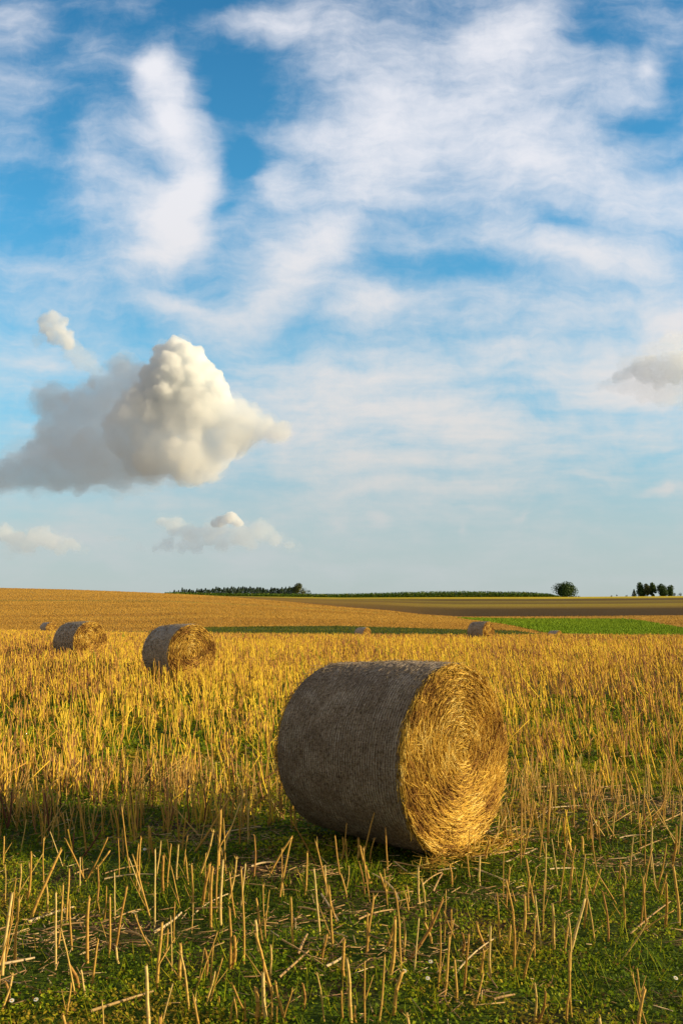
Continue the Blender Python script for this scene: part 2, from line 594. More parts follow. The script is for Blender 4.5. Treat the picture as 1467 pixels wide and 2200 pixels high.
c = cloud('large towering cumulus cloud on the left, bright white top and grey blue left flank', 3000, 320, 900)
TOWER = [(376, 775, 46), (398, 778, 44), (388, 800, 58), (435, 828, 44), (452, 850, 40), (350, 838, 58), (312, 868, 36), (395, 860, 60), (345, 880, 44), (425, 885, 44)]
BELLY = [(300, 885, 56), (345, 910, 64), (405, 905, 74), (462, 880, 42), (400, 970, 70), (440, 995, 46), (495, 935, 50), (345, 965, 66), (300, 950, 66, 60), (420, 1015, 26), (275, 910, 56, 60)]
ARM = [(500, 892, 40), (530, 908, 38), (562, 918, 32), (594, 926, 26), (612, 924, 18), (544, 872, 9), (552, 888, 13), (520, 935, 34), (575, 900, 12)]
FLANK = [(262, 795, 34, 60), (290, 830, 56, 60), (235, 850, 52, 80), (200, 885, 64, 90), (108, 862, 38, 90), (125, 845, 22, 90), (150, 910, 64, 90),
         (140, 965, 74, 100), (210, 965, 78, 100), (75, 1000, 54, 110), (20, 1020, 40, 120), (250, 1000, 60, 90), (-40, 1030, 46, 120),
         (-110, 1020, 56, 120), (120, 1018, 44, 120), (180, 1010, 50, 110), (310, 1000, 50, 80)]
vapour('tower', c, 3000, TOWER, .07, 28, 12, voxel=5, seed=3, col=(.975, .989, 1.0))
vapour('belly', c, 3000, BELLY, .017, 26, 9, voxel=6.5, rag=1.6, seed=21, col=(.975, .989, 1.0))
vapour('arm', c, 3000, ARM, .014, 24, 8, voxel=6, rag=2.2, seed=22, col=(.975, .989, 1.0))
vapour('fringe', c, 3000, TOWER + BELLY + ARM, .004, 18, 6, voxel=8, grow=6, rag=2.5, seed=4)
vapour('flank', c, 3000, FLANK, .010, 18, 8, voxel=7.5, rag=1.6, seed=5, col=(.95, .972, .995))
vapour('fringe', c, 3000, FLANK, .003, 16, 6, voxel=9, grow=16, rag=3, seed=6, col=(.95, .972, .995))
for kn in ((200, 824, 12, 30), (145, 858, 12, 30), (225, 1000, 9, 10)):
    vapour('bright_knob', c, 3000, [kn], .02, 12, 5, voxel=4, seed=7)
c = cloud('small wispy puff cloud just above and left of the large cumulus', 3100, 140, 730)
PUFF = [(95, 688, 14), (116, 684, 17), (138, 690, 12), (100, 708, 18), (124, 708, 18), (110, 725, 16), (140, 728, 18), (148, 742, 16)]
vapour('puff', c, 3100, PUFF, .026, 16, 6, voxel=5, rag=1.5, seed=8)
vapour('tail', c, 3100, PUFF + [(160, 755, 24), (185, 772, 22), (205, 792, 18), (80, 735, 12), (170, 780, 16)], .007, 12, 5, voxel=6, grow=4, rag=3, seed=9)
c = cloud('low cream-tinted cloud bank near the horizon at the left edge', 5200, 70, 1160)
LOWL = [(-30, 1150, 26), (10, 1148, 22), (40, 1165, 24), (75, 1158, 22), (98, 1146, 17), (88, 1152, 18), (112, 1160, 22), (145, 1165, 17), (165, 1174, 12), (60, 1176, 18), (130, 1178, 14)]
vapour('bank', c, 5200, LOWL, .0065, 14, 6, flat=1190, voxel=10, rag=1.3, seed=10)
vapour('fringe', c, 5200, LOWL + [(185, 1182, 8), (20, 1188, 16)], .0013, 12, 5, flat=1196, voxel=13, grow=14, rag=3, seed=11)
c = cloud('low grey cloud bank near the horizon with one bright cream cap, under the large cumulus', 5400, 470, 1150)
LOWC = [(350, 1120, 16), (375, 1132, 24), (410, 1148, 26), (450, 1148, 26), (475, 1136, 22), (520, 1150, 28), (562, 1140, 24),
        (590, 1158, 18), (360, 1168, 18), (420, 1172, 18), (480, 1170, 20), (540, 1170, 18), (620, 1172, 11), (335, 1180, 10), (390, 1178, 14)]
vapour('bank', c, 5400, LOWC, .0065, 14, 6, flat=1186, voxel=10, rag=1.6, seed=12, col=(.93, .96, .992))
vapour('fringe', c, 5400, LOWC + [(640, 1176, 8), (300, 1178, 8)], .0011, 12, 5, flat=1192, voxel=13, grow=14, rag=3, seed=13)
vapour('bright_cap', c, 5400, [(476, 1118, 13, -60), (495, 1112, 15, -60), (512, 1120, 11, -60), (462, 1124, 9, -60)], .04, 12, 5, voxel=8, seed=14)
c = cloud('tiny grey cloud scrap left of the low grey bank near the horizon', 5400, 255, 1160)
vapour('scrap', c, 5400, [(236, 1160, 8), (250, 1158, 10), (266, 1158, 9), (280, 1161, 6)], .003, 10, 4, voxel=8, rag=2, seed=15)
c = cloud('grey-centred cloud at the right edge high above the fields', 3400, 1420, 795)
RGT = [(1345, 803, 16), (1375, 788, 26), (1400, 782, 24), (1385, 808, 22), (1440, 784, 28), (1470, 782, 34), (1450, 808, 24), (1510, 800, 40)]
vapour('grey_heart', c, 3400, RGT + [(1325, 812, 15), (1415, 812, 26)], .010, 14, 6, voxel=7, rag=2, seed=16, col=(.94, .96, .985))
vapour('fringe', c, 3400, RGT + [(1310, 822, 12), (1335, 826, 16), (1380, 830, 26), (1430, 840, 34), (1480, 840, 40), (1290, 828, 8), (1400, 760, 20), (1450, 745, 34), (1340, 780, 16)], .0032, 12, 5, voxel=9, grow=12, rag=4, seed=17)

# ------------------------------------------------------------------ ground and far fields
def grid_sheet(name, X, Y, Z, mat, attrs=None, smooth=True):
    r, c = X.shape
    V = np.stack([X.ravel(), Y.ravel(), Z.ravel()], 1)
    i = np.arange(r * c).reshape(r, c)
    Q = np.stack([i[:-1, :-1].ravel(), i[:-1, 1:].ravel(), i[1:, 1:].ravel(), i[1:, :-1].ravel()], 1)
    return obj(name, mesh_np(name, V, Q, mats=[mat], smooth=smooth, attrs=attrs))


xs = np.concatenate([np.linspace(-260, -12, 60), np.linspace(-11.6, 11.6, 233)[:], np.linspace(12, 260, 60)])
ys = np.concatenate([np.linspace(-40, 2, 12), np.arange(2.1, 16, .09), np.linspace(16.2, 40, 80), np.linspace(40.8, 150, 80)])
GX, GY = np.meshgrid(xs, ys)
g = grid_sheet('ground', GX, GY, near_z(GX, GY), mat_ground())
tag(g, 'weedy green and bare soil of the stubble field', kind='structure')

U = np.concatenate([np.linspace(-3200, -60, 50), np.arange(-50, 1520, 6), np.linspace(1530, 4600, 50)])


def curve(pts, y):
    return np.interp(U, [p[0] for p in pts], [p[1] for p in pts]), np.full(len(U), float(y)) if np.isscalar(y) else np.interp(U, [p[0] for p in y], [p[1] for p in y])


def pts_of(cv):
    v, Y = cv
    return ray(U, v, Y)


z150 = near_z((U - W0 / 2) / F0 * 150, np.full(len(U), 150.)) - .02
P0 = ((U - W0 / 2) / F0 * 150, np.full(len(U), 150.), z150)
cA = curve([(0, 1357), (450, 1360), (900, 1366), (1200, 1370), (1467, 1372)], 185)
cG = curve([(0, 1356.5), (330, 1356), (430, 1348), (575, 1346), (733, 1345), (833, 1348), (1003, 1353), (1100, 1355), (1133, 1358.5), (1165, 1363), (1467, 1368)], 205)
cT = curve([(0, 1290), (370, 1292), (600, 1303), (833, 1318), (985, 1328.5), (1083, 1341.5), (1175, 1360), (1467, 1367)],
           [(0, 300), (985, 270), (1083, 235), (1165, 206), (1467, 206)])
cM = curve([(0, 1289.5), (370, 1291.5), (600, 1302.5), (833, 1317.5), (985, 1328), (1100, 1329.5), (1340, 1330), (1380, 1334), (1467, 1350), (1600, 1366.5)],
           [(0, 301), (985, 272), (1340, 285), (1467, 240), (1600, 210)])
cP = curve([(-900, 1250), (-300, 1257), (0, 1263), (150, 1266.5), (280, 1271.5), (370, 1275.5), (480, 1281.5), (600, 1291.5), (733, 1304), (833, 1312), (908, 1321), (985, 1325.5), (1200, 1324.5), (1467, 1322)],
           [(0, 360), (370, 350), (733, 310), (985, 290), (1467, 300)])
cB = curve([(-900, 1249.9), (-300, 1256.9), (0, 1262.9), (150, 1266.4), (280, 1271.4), (365, 1275), (480, 1280.5), (733, 1284), (1000, 1283), (1198, 1282.5), (1467, 1280.5), (2200, 1282)],
           [(0, 361), (365, 352), (480, 400), (733, 420), (1467, 420)])


def dropped(cv, dY, dz):
    x, y, z = pts_of(cv)
    k = (y + dY) / y
    return x * k, y + dY, z - dz


def patch(name, a, b, rows, mat, bow=0.0):
    """sheet between two world curves; tt runs 0..1 from the first to the second"""
    T = np.linspace(0, 1, rows)[:, None]
    X = a[0][None] * (1 - T) + b[0][None] * T
    Y = a[1][None] * (1 - T) + b[1][None] * T
    Z = a[2][None] * (1 - T) + b[2][None] * T + bow * np.sin(np.pi * T)
    tt = np.repeat(T, len(U), 1)
    return grid_sheet(name, X, Y, Z, mat, attrs={'tt': tt.ravel()})


wA, wG, wT, wM, wP, wB = [pts_of(c) for c in (cA, cG, cT, cM, cP, cB)]
M_STRIP = mat_field('rank_grass', [(.3, (.03, .05, .008)), (.55, (.06, .09, .012)), (.75, (.12, .12, .02))], scale=.35).m
M_GOLD = mat_field('ripe_stubble', [(.25, (.36, .20, .04)), (.45, (.45, .26, .05)), (.6, (.50, .30, .058)), (.8, (.41, .23, .045))], (.12, 1.0, 1), .09, .2).m
M_MEADOW = mat_field('meadow_grass', [(.3, (.10, .19, .01)), (.55, (.16, .28, .012)), (.75, (.22, .31, .015))], (.5, 1, 1), .12).m
tag(patch('field_edge', P0, wA, 6, M_STRIP), 'grassy hollow behind the stubble field', kind='structure')
tag(patch('grass_strip', wA, wG, 6, M_STRIP), 'strip of dark rank grass below the golden hillside', kind='structure')
tag(patch('golden_hillside', wG, wT, 14, M_GOLD), 'golden stubble slope rising to the left', kind='structure')
tag(patch('meadow', wT, wM, 12, M_MEADOW), 'bright green meadow in the dip on the right', kind='structure')
tag(patch('golden_hilltop', wM, wP, 12, M_GOLD), 'golden upper slope and the tan stripe below the dark field', kind='structure')


def mat_plough():
    M = Mat('ploughed_field', .95, .1)
    p = M.pos((.06, 1, 1))
    n = M.noise(p, .25, 5, .6)
    t = M.math('ADD', M.attr('tt'), M.math('MULTIPLY', M.math('SUBTRACT', n, .5), .22))
    bands = M.ramp(t, [(0, (.07, .040, .008)), (.30, (.085, .050, .009)), (.40, (.26, .17, .02)), (.52, (.32, .24, .02)),
                       (.6, (.14, .085, .018)), (.70, (.26, .19, .02)), (.78, (.11, .065, .016)), (.86, (.15, .10, .018)), (.91, (.55, .42, .02)), (1, (.6, .46, .025))])
    left = M.ramp(t, [(0, (.20, .10, .02)), (.3, (.28, .17, .02)), (.55, (.22, .12, .02)), (.8, (.30, .22, .02)), (.9, (.50, .38, .02)), (1, (.52, .42, .02))])
    sx = M.N.new('ShaderNodeSeparateXYZ'); M.K.new(M.pos(), sx.inputs[0])
    c = M.mix(M.rng(sx.outputs[0], -20, 45), left, bands)
    g = M.noise(M.pos(), 1.8, 4, .7)
    c = M.mix(1.0, c, M.ramp(g, [(.3, (.75,) * 3), (.7, (1.25,) * 3)]), 'MULTIPLY')
    M.color(c); M.bump(g, .6, .2)
    return M.m


tag(patch('ploughed_field', wP, wB, 20, mat_plough()), 'dark ploughed field with yellow green stripes', kind='structure')
M_FAR = mat_field('harvested_plain', [(.3, (.20, .17, .13)), (.7, (.28, .25, .21))], scale=.02).m
wD = dropped(cB, 70, 2.5); wE = dropped(cB, 350, 14); wF = dropped(cB, 5000, 30)
tag(patch('far_plain', wB, wD, 4, M_FAR), 'land falling away behind the crest', kind='structure')
tag(patch('far_plain', wD, wE, 4, M_FAR), 'land further behind the crest', kind='structure')
tag(patch('far_plain', wE, wF, 4, M_FAR), 'plain reaching the horizon behind the crest', kind='structure')


def along(wc, u):
    return [float(np.interp(u, U, c)) for c in wc]


# ------------------------------------------------------------------ standing crop on far fields (real stems catch the low sun)
def scatter_between(a, b, n, umin, umax, hmin, hmax, wid, stops_mat, name, label, lean=.1, tmin=0, tmax=1, green=False):
    u = RNG.uniform(umin, umax, n); t = RNG.uniform(tmin, tmax, n)
    pa = np.stack([np.interp(u, U, c) for c in a], 1); pb = np.stack([np.interp(u, U, c) for c in b], 1)
    keep = np.linalg.norm(pb - pa, axis=1) > .8
    # thin out where the strip is narrow
    L = np.linalg.norm(pb - pa, axis=1); keep &= RNG.random(n) < L / np.percentile(L, 95)
    B = (pa * (1 - t)[:, None] + pb * t[:, None])[keep]
    n = len(B)
    h = RNG.uniform(hmin, hmax, n)
    T = B + np.stack([RNG.normal(0, lean, n) * h, RNG.normal(0, lean, n) * h, h], 1)
    B[:, 2] -= .05
    pat = fbm(B[:, 0] * .02, B[:, 1] * .22, 5, 3)
    r = np.clip(.55 + (pat - .5) * .6 + RNG.normal(0, .06, n), 0, 1 if green else .92)
    V, Q, R = prisms(B, T, np.full(n, wid), np.full(n, wid * .7), 3, rnd=r, cap=False)
    o = obj(name, mesh_np(name, V, Q, rnd=R, mats=[stops_mat]))
    return tag(o, label, name.replace('_', ' '), kind='stuff')


M_FARCROP = mat_straw('hillside_stubble', [(0, (.22, .12, .03)), (.35, (.36, .20, .045)), (.6, (.45, .27, .055)), (1, (.54, .34, .07))], False)
M_GRASS = mat_straw('meadow_blades', [(0, (.10, .18, .008)), (.5, (.15, .25, .010)), (1, (.20, .29, .014))], False)
M_RANK = mat_straw('rank_blades', [(0, (.03, .05, .008)), (.5, (.07, .10, .012)), (1, (.17, .16, .02))], False)
scatter_between(wG, wT, 90000, -120, 1180, .15, .28, .07, M_FARCROP, 'hillside_stubble', 'short golden stubble covering the slope on the left', tmax=.98)
scatter_between(wM, wP, 60000, -120, 1600, .15, .28, .08, M_FARCROP, 'hilltop_stubble', 'short golden stubble over the upper slope', tmax=.98)
scatter_between(wT, wM, 26000, 980, 1600, .2, .4, .10, M_GRASS, 'meadow_grass', 'bright green grass of the meadow in the dip', green=True)
scatter_between(wA, wG, 9000, 330, 1500, .08, .25, .08, M_RANK, 'rank_grass', 'tall dark grass along the edge of the stubble field', green=True)


# ------------------------------------------------------------------ maize strip on the crest
def quads(C, Nrm, size, asp=1.6, rnd=None, fold=False):
    """small leaf faces centred at C, facing Nrm"""
    n = len(C)
    Nrm = Nrm / (np.linalg.norm(Nrm, axis=1, keepdims=True) + 1e-9)
    r = RNG.normal(size=(n, 3)); a = np.cross(Nrm, r); a /= np.linalg.norm(a, axis=1, keepdims=True) + 1e-9
    b = np.cross(Nrm, a)
    s = np.asarray(size)[:, None] if np.ndim(size) else np.full((n, 1), size)
    V = np.stack([C - a * s * asp * .5, C + b * s * .5 - a * s * .05, C + a * s * asp * .5, C - b * s * .5 - a * s * .05], 1)
    Q = np.arange(n * 4).reshape(-1, 4)
    return V.reshape(-1, 3), Q, np.repeat(RNG.random(n) if rnd is None else rnd, 4)


M_MAIZE = mat_straw('maize_leaf', [(0, (.03, .07, .01)), (.5, (.06, .13, .015)), (.85, (.12, .19, .02)), (1, (.25, .22, .04))], False)
n = 60000
u = RNG.uniform(355, 1203, n); t = RNG.uniform(0, 1, n)
pb = np.stack([np.interp(u, U, c) for c in wB], 1); pd = np.stack([np.interp(u, U, c) for c in wD], 1)
pos = pb * (1 - t * .5)[:, None] + pd * (t * .5)[:, None]
hh = np.interp(u, [355, 480, 700, 950, 1120, 1180, 1203], [.3, 1.3, 1.7, 2.9, 2.5, 1.6, .3]) * (1 + .10 * (fbm(u * .05, t * 3, 4) - .5))
pos[:, 2] += hh * RNG.random(n) ** .7
V, Q, R = quads(pos, RNG.normal(size=(n, 3)) * [1, 1, .5], RNG.uniform(.15, .4, n), 2.2)
tag(obj('maize_crop', mesh_np('maize_crop', V, Q, rnd=R, mats=[M_MAIZE])), 'dark green strip of maize along the crest', 'maize crop', kind='stuff')


# ------------------------------------------------------------------ trees
def mat_tree(name, stops):
    M = Mat(name, .6, .2)
    c = M.ramp(M.attr('rnd'), stops)
    M.color(c); M.translucent(c, .2)
    return M.m


M_CON = mat_tree('conifer_needles', [(0, (.012, .03, .018)), (.5, (.025, .055, .025)), (1, (.06, .09, .025))])
M_DEC = mat_tree('broadleaf_foliage', [(0, (.02, .045, .012)), (.5, (.04, .085, .016)), (1, (.09, .14, .025))])
M_OLIVE = mat_tree('olive_foliage', [(0, (.03, .045, .012)), (.5, (.07, .09, .018)), (1, (.15, .15, .03))])
MB = Mat('tree_bark', .9, .1)
MB.color(MB.ramp(MB.noise(MB.pos((1, 1, .2)), 12), [(.3, (.05, .035, .025)), (.7, (.13, .09, .06))]))
M_BARK = MB.m


def trunk_mesh(h, r, limbs=6, spread=.5):
    B, T, R0, R1 = [[0, 0, -.6]], [[0, 0, h * .85]], [r], [r * .25]
    for i in range(limbs):
        a = i * 2.4 + RNG.uniform(-.3, .3); z = h * RNG.uniform(.2, .7)
        B.append([0, 0, z]); L = h * spread * RNG.uniform(.5, .9) * .6
        T.append([math.cos(a) * L, math.sin(a) * L, z + L * .7]); R0.append(r * .4); R1.append(r * .1)
    V, Q, R = prisms(np.array(B, float), np.array(T, float), np.array(R0), np.array(R1), 6)
    return mesh_np('trunk', V, Q, rnd=R, mats=[M_BARK])


def conifer_crown(h, w, n=420, base=.06):
    t = RNG.random(n) ** .8
    tier = .75 + .25 * np.abs(np.sin(t * 22 + RNG.uniform(0, 3)))
    rad = w / 2 * (1 - t ** 1.6) * tier * RNG.uniform(.25, 1, n) ** .5 + .08
    a = RNG.uniform(0, 6.283, n)
    C = np.stack([np.cos(a) * rad, np.sin(a) * rad, h * (base + (1 - base) * t) - rad * .25], 1)
    Nn = np.stack([np.cos(a), np.sin(a), np.full(n, .6)], 1) + RNG.normal(0, .5, (n, 3))
    return mesh_np('crown', *(lambda v, q, r: (v, q, None, r))(*quads(C, Nn, RNG.uniform(.25, .6, n) * min(1, h / 8), 1.8)), mats=[M_CON])


def broad_crown(h, w, n=2200, lobes=16, mat=None, base=.12, flat=1.0, gap=.0):
    # leaf clumps: lobes over an ellipsoid, leaves clustered within each lobe
    cs, rs = [], []
    for i in range(lobes):
        v = RNG.normal(size=3); v /= np.linalg.norm(v); k = RNG.uniform(.2, .66)
        c = np.array([v[0] * w / 2 * k, v[1] * w / 2 * k, h * (base + (1 - base) * .42) + v[2] * h * (1 - base) * .5 * k])
        cs.append(c); rs.append(RNG.uniform(.26, .42) * min(w, h) * .8)
    cs = np.array(cs); rs = np.array(rs)
    i = RNG.integers(0, lobes, n)
    d = RNG.normal(size=(n, 3)); d /= np.linalg.norm(d, axis=1, keepdims=True)
    C = cs[i] + d * (rs[i] * RNG.uniform(.6, 1.08, n))[:, None] * [1, 1, .85 * flat]
    C[:, 2] = np.maximum(C[:, 2], h * base * RNG.uniform(.3, 1.2, n))
    C[:, 2] *= h / np.percentile(C[:, 2], 99.7)
    C[:, :2] *= (w / 2) / np.percentile(np.hypot(C[:, 0], C[:, 1]), 97)
    lobe_c = RNG.random(lobes) * .35
    r = np.clip(lobe_c[i] + RNG.random(n) * .65, 0, 1)
    V, Q, R = quads(C, d + RNG.normal(0, .5, (n, 3)), RNG.uniform(.25, .6, n) * h / 9, 1.5, rnd=r)
    return mesh_np('crown', V, Q, rnd=R, mats=[mat or M_DEC])


def tree(name, label, cat, loc, crown, h, r=.2, group=None, limbs=5):
    e = empty(name, loc, RNG.uniform(0, 6.28))
    tag(e, label, cat, group)
    obj('crown', crown, e); obj('trunk', trunk_mesh(h, r, limbs), e)
    return e


def at_far(u, vtop, Y):
    """tree standing behind the crest at distance Y whose top is seen at vtop: base and height"""
    d = along(wD, u); e = along(wE, u); b = along(wB, u)
    t = (Y - d[1]) / (e[1] - d[1]) if Y > d[1] else (Y - d[1]) / (d[1] - b[1])
    zb = d[2] + (e[2] - d[2]) * t if Y > d[1] else d[2] + (d[2] - b[2]) * t
    x, y, z = ray(u, vtop, Y)
    return (float(x), Y, zb), float(z) - zb


# row of conifers behind the maize: top heights read off the picture
top_u = [366, 375, 384, 392, 401, 408, 416, 424, 433, 442, 450, 458, 465, 473, 482, 490, 498, 506, 513, 522, 530, 538, 546, 553, 560, 567, 575, 583, 591, 598, 606, 614, 622, 630]
top_v = [1271, 1268, 1269, 1263, 1266, 1265, 1268, 1265, 1265, 1264, 1266, 1264, 1261, 1263, 1262, 1262, 1260, 1263, 1261, 1260, 1262, 1260, 1263, 1261, 1262, 1264, 1266, 1262, 1263, 1264, 1262, 1261, 1260, 1261]
for tu, tv in zip(top_u, top_v):
    for k in range(2):
        uu = tu + (0 if k == 0 else 4.5); vv = tv + (0 if k == 0 else RNG.uniform(.5, 3.0))
        loc, h = at_far(uu, vv, 470 + RNG.uniform(-10, 25) + 20 * k)
        tree('conifer', 'small dark conifer in the tree row behind the maize strip', 'conifer', loc,
             conifer_crown(h, h * RNG.uniform(.6, 1.0), 340), h, .12, 'conifers in the row behind the maize strip', 0)
loc, h = at_far(641, 1253, 465)
tree('broadleaf_tree', 'olive round-topped tree standing tallest at the right end of the conifer row', 'tree', loc,
     broad_crown(h, h * .62, 900, 9, M_OLIVE, .3), h, .22, limbs=7)
loc, h = at_far(652, 1263, 467)
tree('bush', 'low olive bush just right of the tall tree ending the conifer row', 'bush', loc,
     broad_crown(h, h * .9, 600, 7, M_OLIVE, .05), h, .1)
loc, h = at_far(662, 1268, 468)
tree('bush', 'tiny dark bush at the extreme right end of the conifer row', 'bush', loc,
     broad_crown(h, h * .7, 300, 5, M_CON, .05), h, .08)

loc, h = at_far(1213, 1251.5, 440)
tree('broadleaf_tree', 'lone dense round tree on the crest at the right end of the maize', 'tree', loc,
     broad_crown(h, 48 / 2000 * 440, 7000, 48, M_DEC, .02), h, .3)
for uu, vv, wpx, lab, kind in [
    (1361, 1266, 12, 'shortest dark tree at the left end of the clump on the right horizon', 'c'),
    (1377, 1252, 20, 'broad tall tree second from the left in the clump on the right horizon', 'b'),
    (1389, 1255, 12, 'slim olive tree filling the clump behind the broad tall tree', 'o'),
    (1400, 1252.5, 15, 'slim tall dark tree in the middle of the clump on the right horizon', 'b'),
    (1420, 1255, 20, 'broad tree right of the middle gap in the clump on the right horizon', 'b'),
    (1436, 1257.5, 17, 'rounded tree at the right end of the clump on the right horizon', 'b')]:
    loc, h = at_far(uu, vv, 455 + RNG.uniform(-4, 8))
    w = wpx / 2000 * 455 * 1.1
    cr = conifer_crown(h, w * 1.2, 700, .02) if kind == 'c' else broad_crown(h, w, 2600, 22, M_OLIVE if kind == 'o' else M_DEC, .04)
    tree('tree', lab, 'tree', loc, cr, h, .2)
for uu, vv, wpx, lab in [
    (1243, 1279.5, 9, 'tiny low bush beside the foot of the lone round tree'),
    (1312, 1279, 6, 'leftmost tiny bush on the bare crest between the lone tree and the clump'),
    (1324, 1277.5, 4, 'thin tiny pointed bush on the bare crest between the lone tree and the clump'),
    (1345, 1278, 6, 'tiny bush on the crest nearest the left side of the clump'),
    (1449, 1273.5, 9, 'small bush right beside the clump on the right horizon'),
    (1459, 1273, 11, 'small bush near the right edge of the picture on the horizon')]:
    loc, h = at_far(uu, vv, 460)
    tree('bush', lab, 'bush', loc, broad_crown(h, max(wpx / 2000 * 460, .8), 260, 5, M_CON, .0), h, .06)


# ------------------------------------------------------------------ bales
def mat_wrap():
    M = Mat('net_wrap', .6, .25)
    t = M.N.new('ShaderNodeTexCoord')
    at = M.N.new('ShaderNodeAttribute'); at.attribute_name = 'ang'
    sx = M.N.new('ShaderNodeSeparateXYZ'); M.K.new(t.outputs['Object'], sx.inputs[0])
    cb = M.N.new('ShaderNodeCombineXYZ'); M.K.new(sx.outputs[0], cb.inputs[0]); M.K.new(at.outputs['Fac'], cb.inputs[1])
    P = cb.outputs[0]                                   # along the axis, metres round the drum

    def mp(sc, rot=0):
        n = M.N.new('ShaderNodeMapping'); M.K.new(P, n.inputs[0]); n.inputs[3].default_value = (*sc, 1); n.inputs[2].default_value = (0, 0, rot)
        return n.outputs[0]
    fib = M.noise(mp((7, 4), .5), 9, 5, .75)
    fib2 = M.noise(mp((5, 16), -.2), 6, 4, .7)
    big = M.noise(mp((2, 2)), 1.6, 4, .6)
    straw = M.ramp(fib, [(.34, (.045, .032, .025)), (.48, (.22, .17, .13)), (.66, (.58, .49, .40))])
    straw = M.mix(M.rng(fib2, .45, .75), straw, (.56, .45, .32))
    straw = M.mix(M.rng(big, .35, .65, 0, .5), straw, (.13, .095, .07))
    # net: fine pillar threads round the drum every 2 cm with zigzag links between
    wob = M.noise(mp((3, 3)), 2, 2)
    xx = M.math('ADD', sx.outputs[0], M.math('MULTIPLY', wob, .02))
    fr = M.math('ABSOLUTE', M.math('SUBTRACT', M.math('FRACT', M.math('MULTIPLY', xx, 1 / .0215)), .5))
    thread = M.rng(fr, .30, .42)
    patchy = M.rng(M.noise(mp((8, 30)), 3, 3), .35, .6, .25, .85)
    c = M.mix(M.math('MULTIPLY', thread, patchy), straw, (.74, .69, .62))
    M.color(c)
    M.bump(M.math('ADD', M.math('MULTIPLY', fib, 1.0), M.math('MULTIPLY', fib2, .6)), .9, .02)
    return M.m


M_WRAP = mat_wrap()


def wrap_mesh(D, L, detail=1.0, seed=0, rear=.93):
    R = D / 2
    nx = int(340 * detail) if detail > .5 else 40; na = int(220 * max(detail, .35))
    x = np.linspace(-L / 2, L / 2, nx); a = np.linspace(0, 2 * np.pi, na, endpoint=False)
    Xg, A = np.meshgrid(x, a, indexing='ij')
    t = (Xg + L / 2) / L
    r = R * (rear + (1 - rear) * sm(t, -.1, .75))
    r = r - .10 * (1 - np.clip(t / .12, 0, 1)) ** 2 - .02 * np.clip((t - .965) / .035, 0, 1) ** 2
    r = r + .014 * (fbm(Xg * 3 + 7, A * 2.2, seed, 3) - .5) * np.clip(np.sin(A / 2) * 6, 0, 1)
    if detail > .5:
        r = r + .004 * np.cos(2 * np.pi * Xg / .0215) + .009 * (vnoise(Xg * 60, A * 22, seed + 3) - .5)
    y = np.sin(A) * r; z = -np.cos(A) * r            # A = 0 at the bottom
    z = np.maximum(z, -R + .018 + 0.004 * np.sin(Xg * 9))
    V = np.stack([Xg.ravel(), y.ravel(), (z + R - .018).ravel()], 1)
    i = np.arange(nx * na).reshape(nx, na); j = np.roll(i, -1, 1)
    Q = np.stack([i[:-1].ravel(), i[1:].ravel(), j[1:].ravel(), j[:-1].ravel()], 1)
    ang = (A * R).ravel()
    return mesh_np('net_wrap', V, Q, mats=[M_WRAP], smooth=True, attrs={'ang': ang})


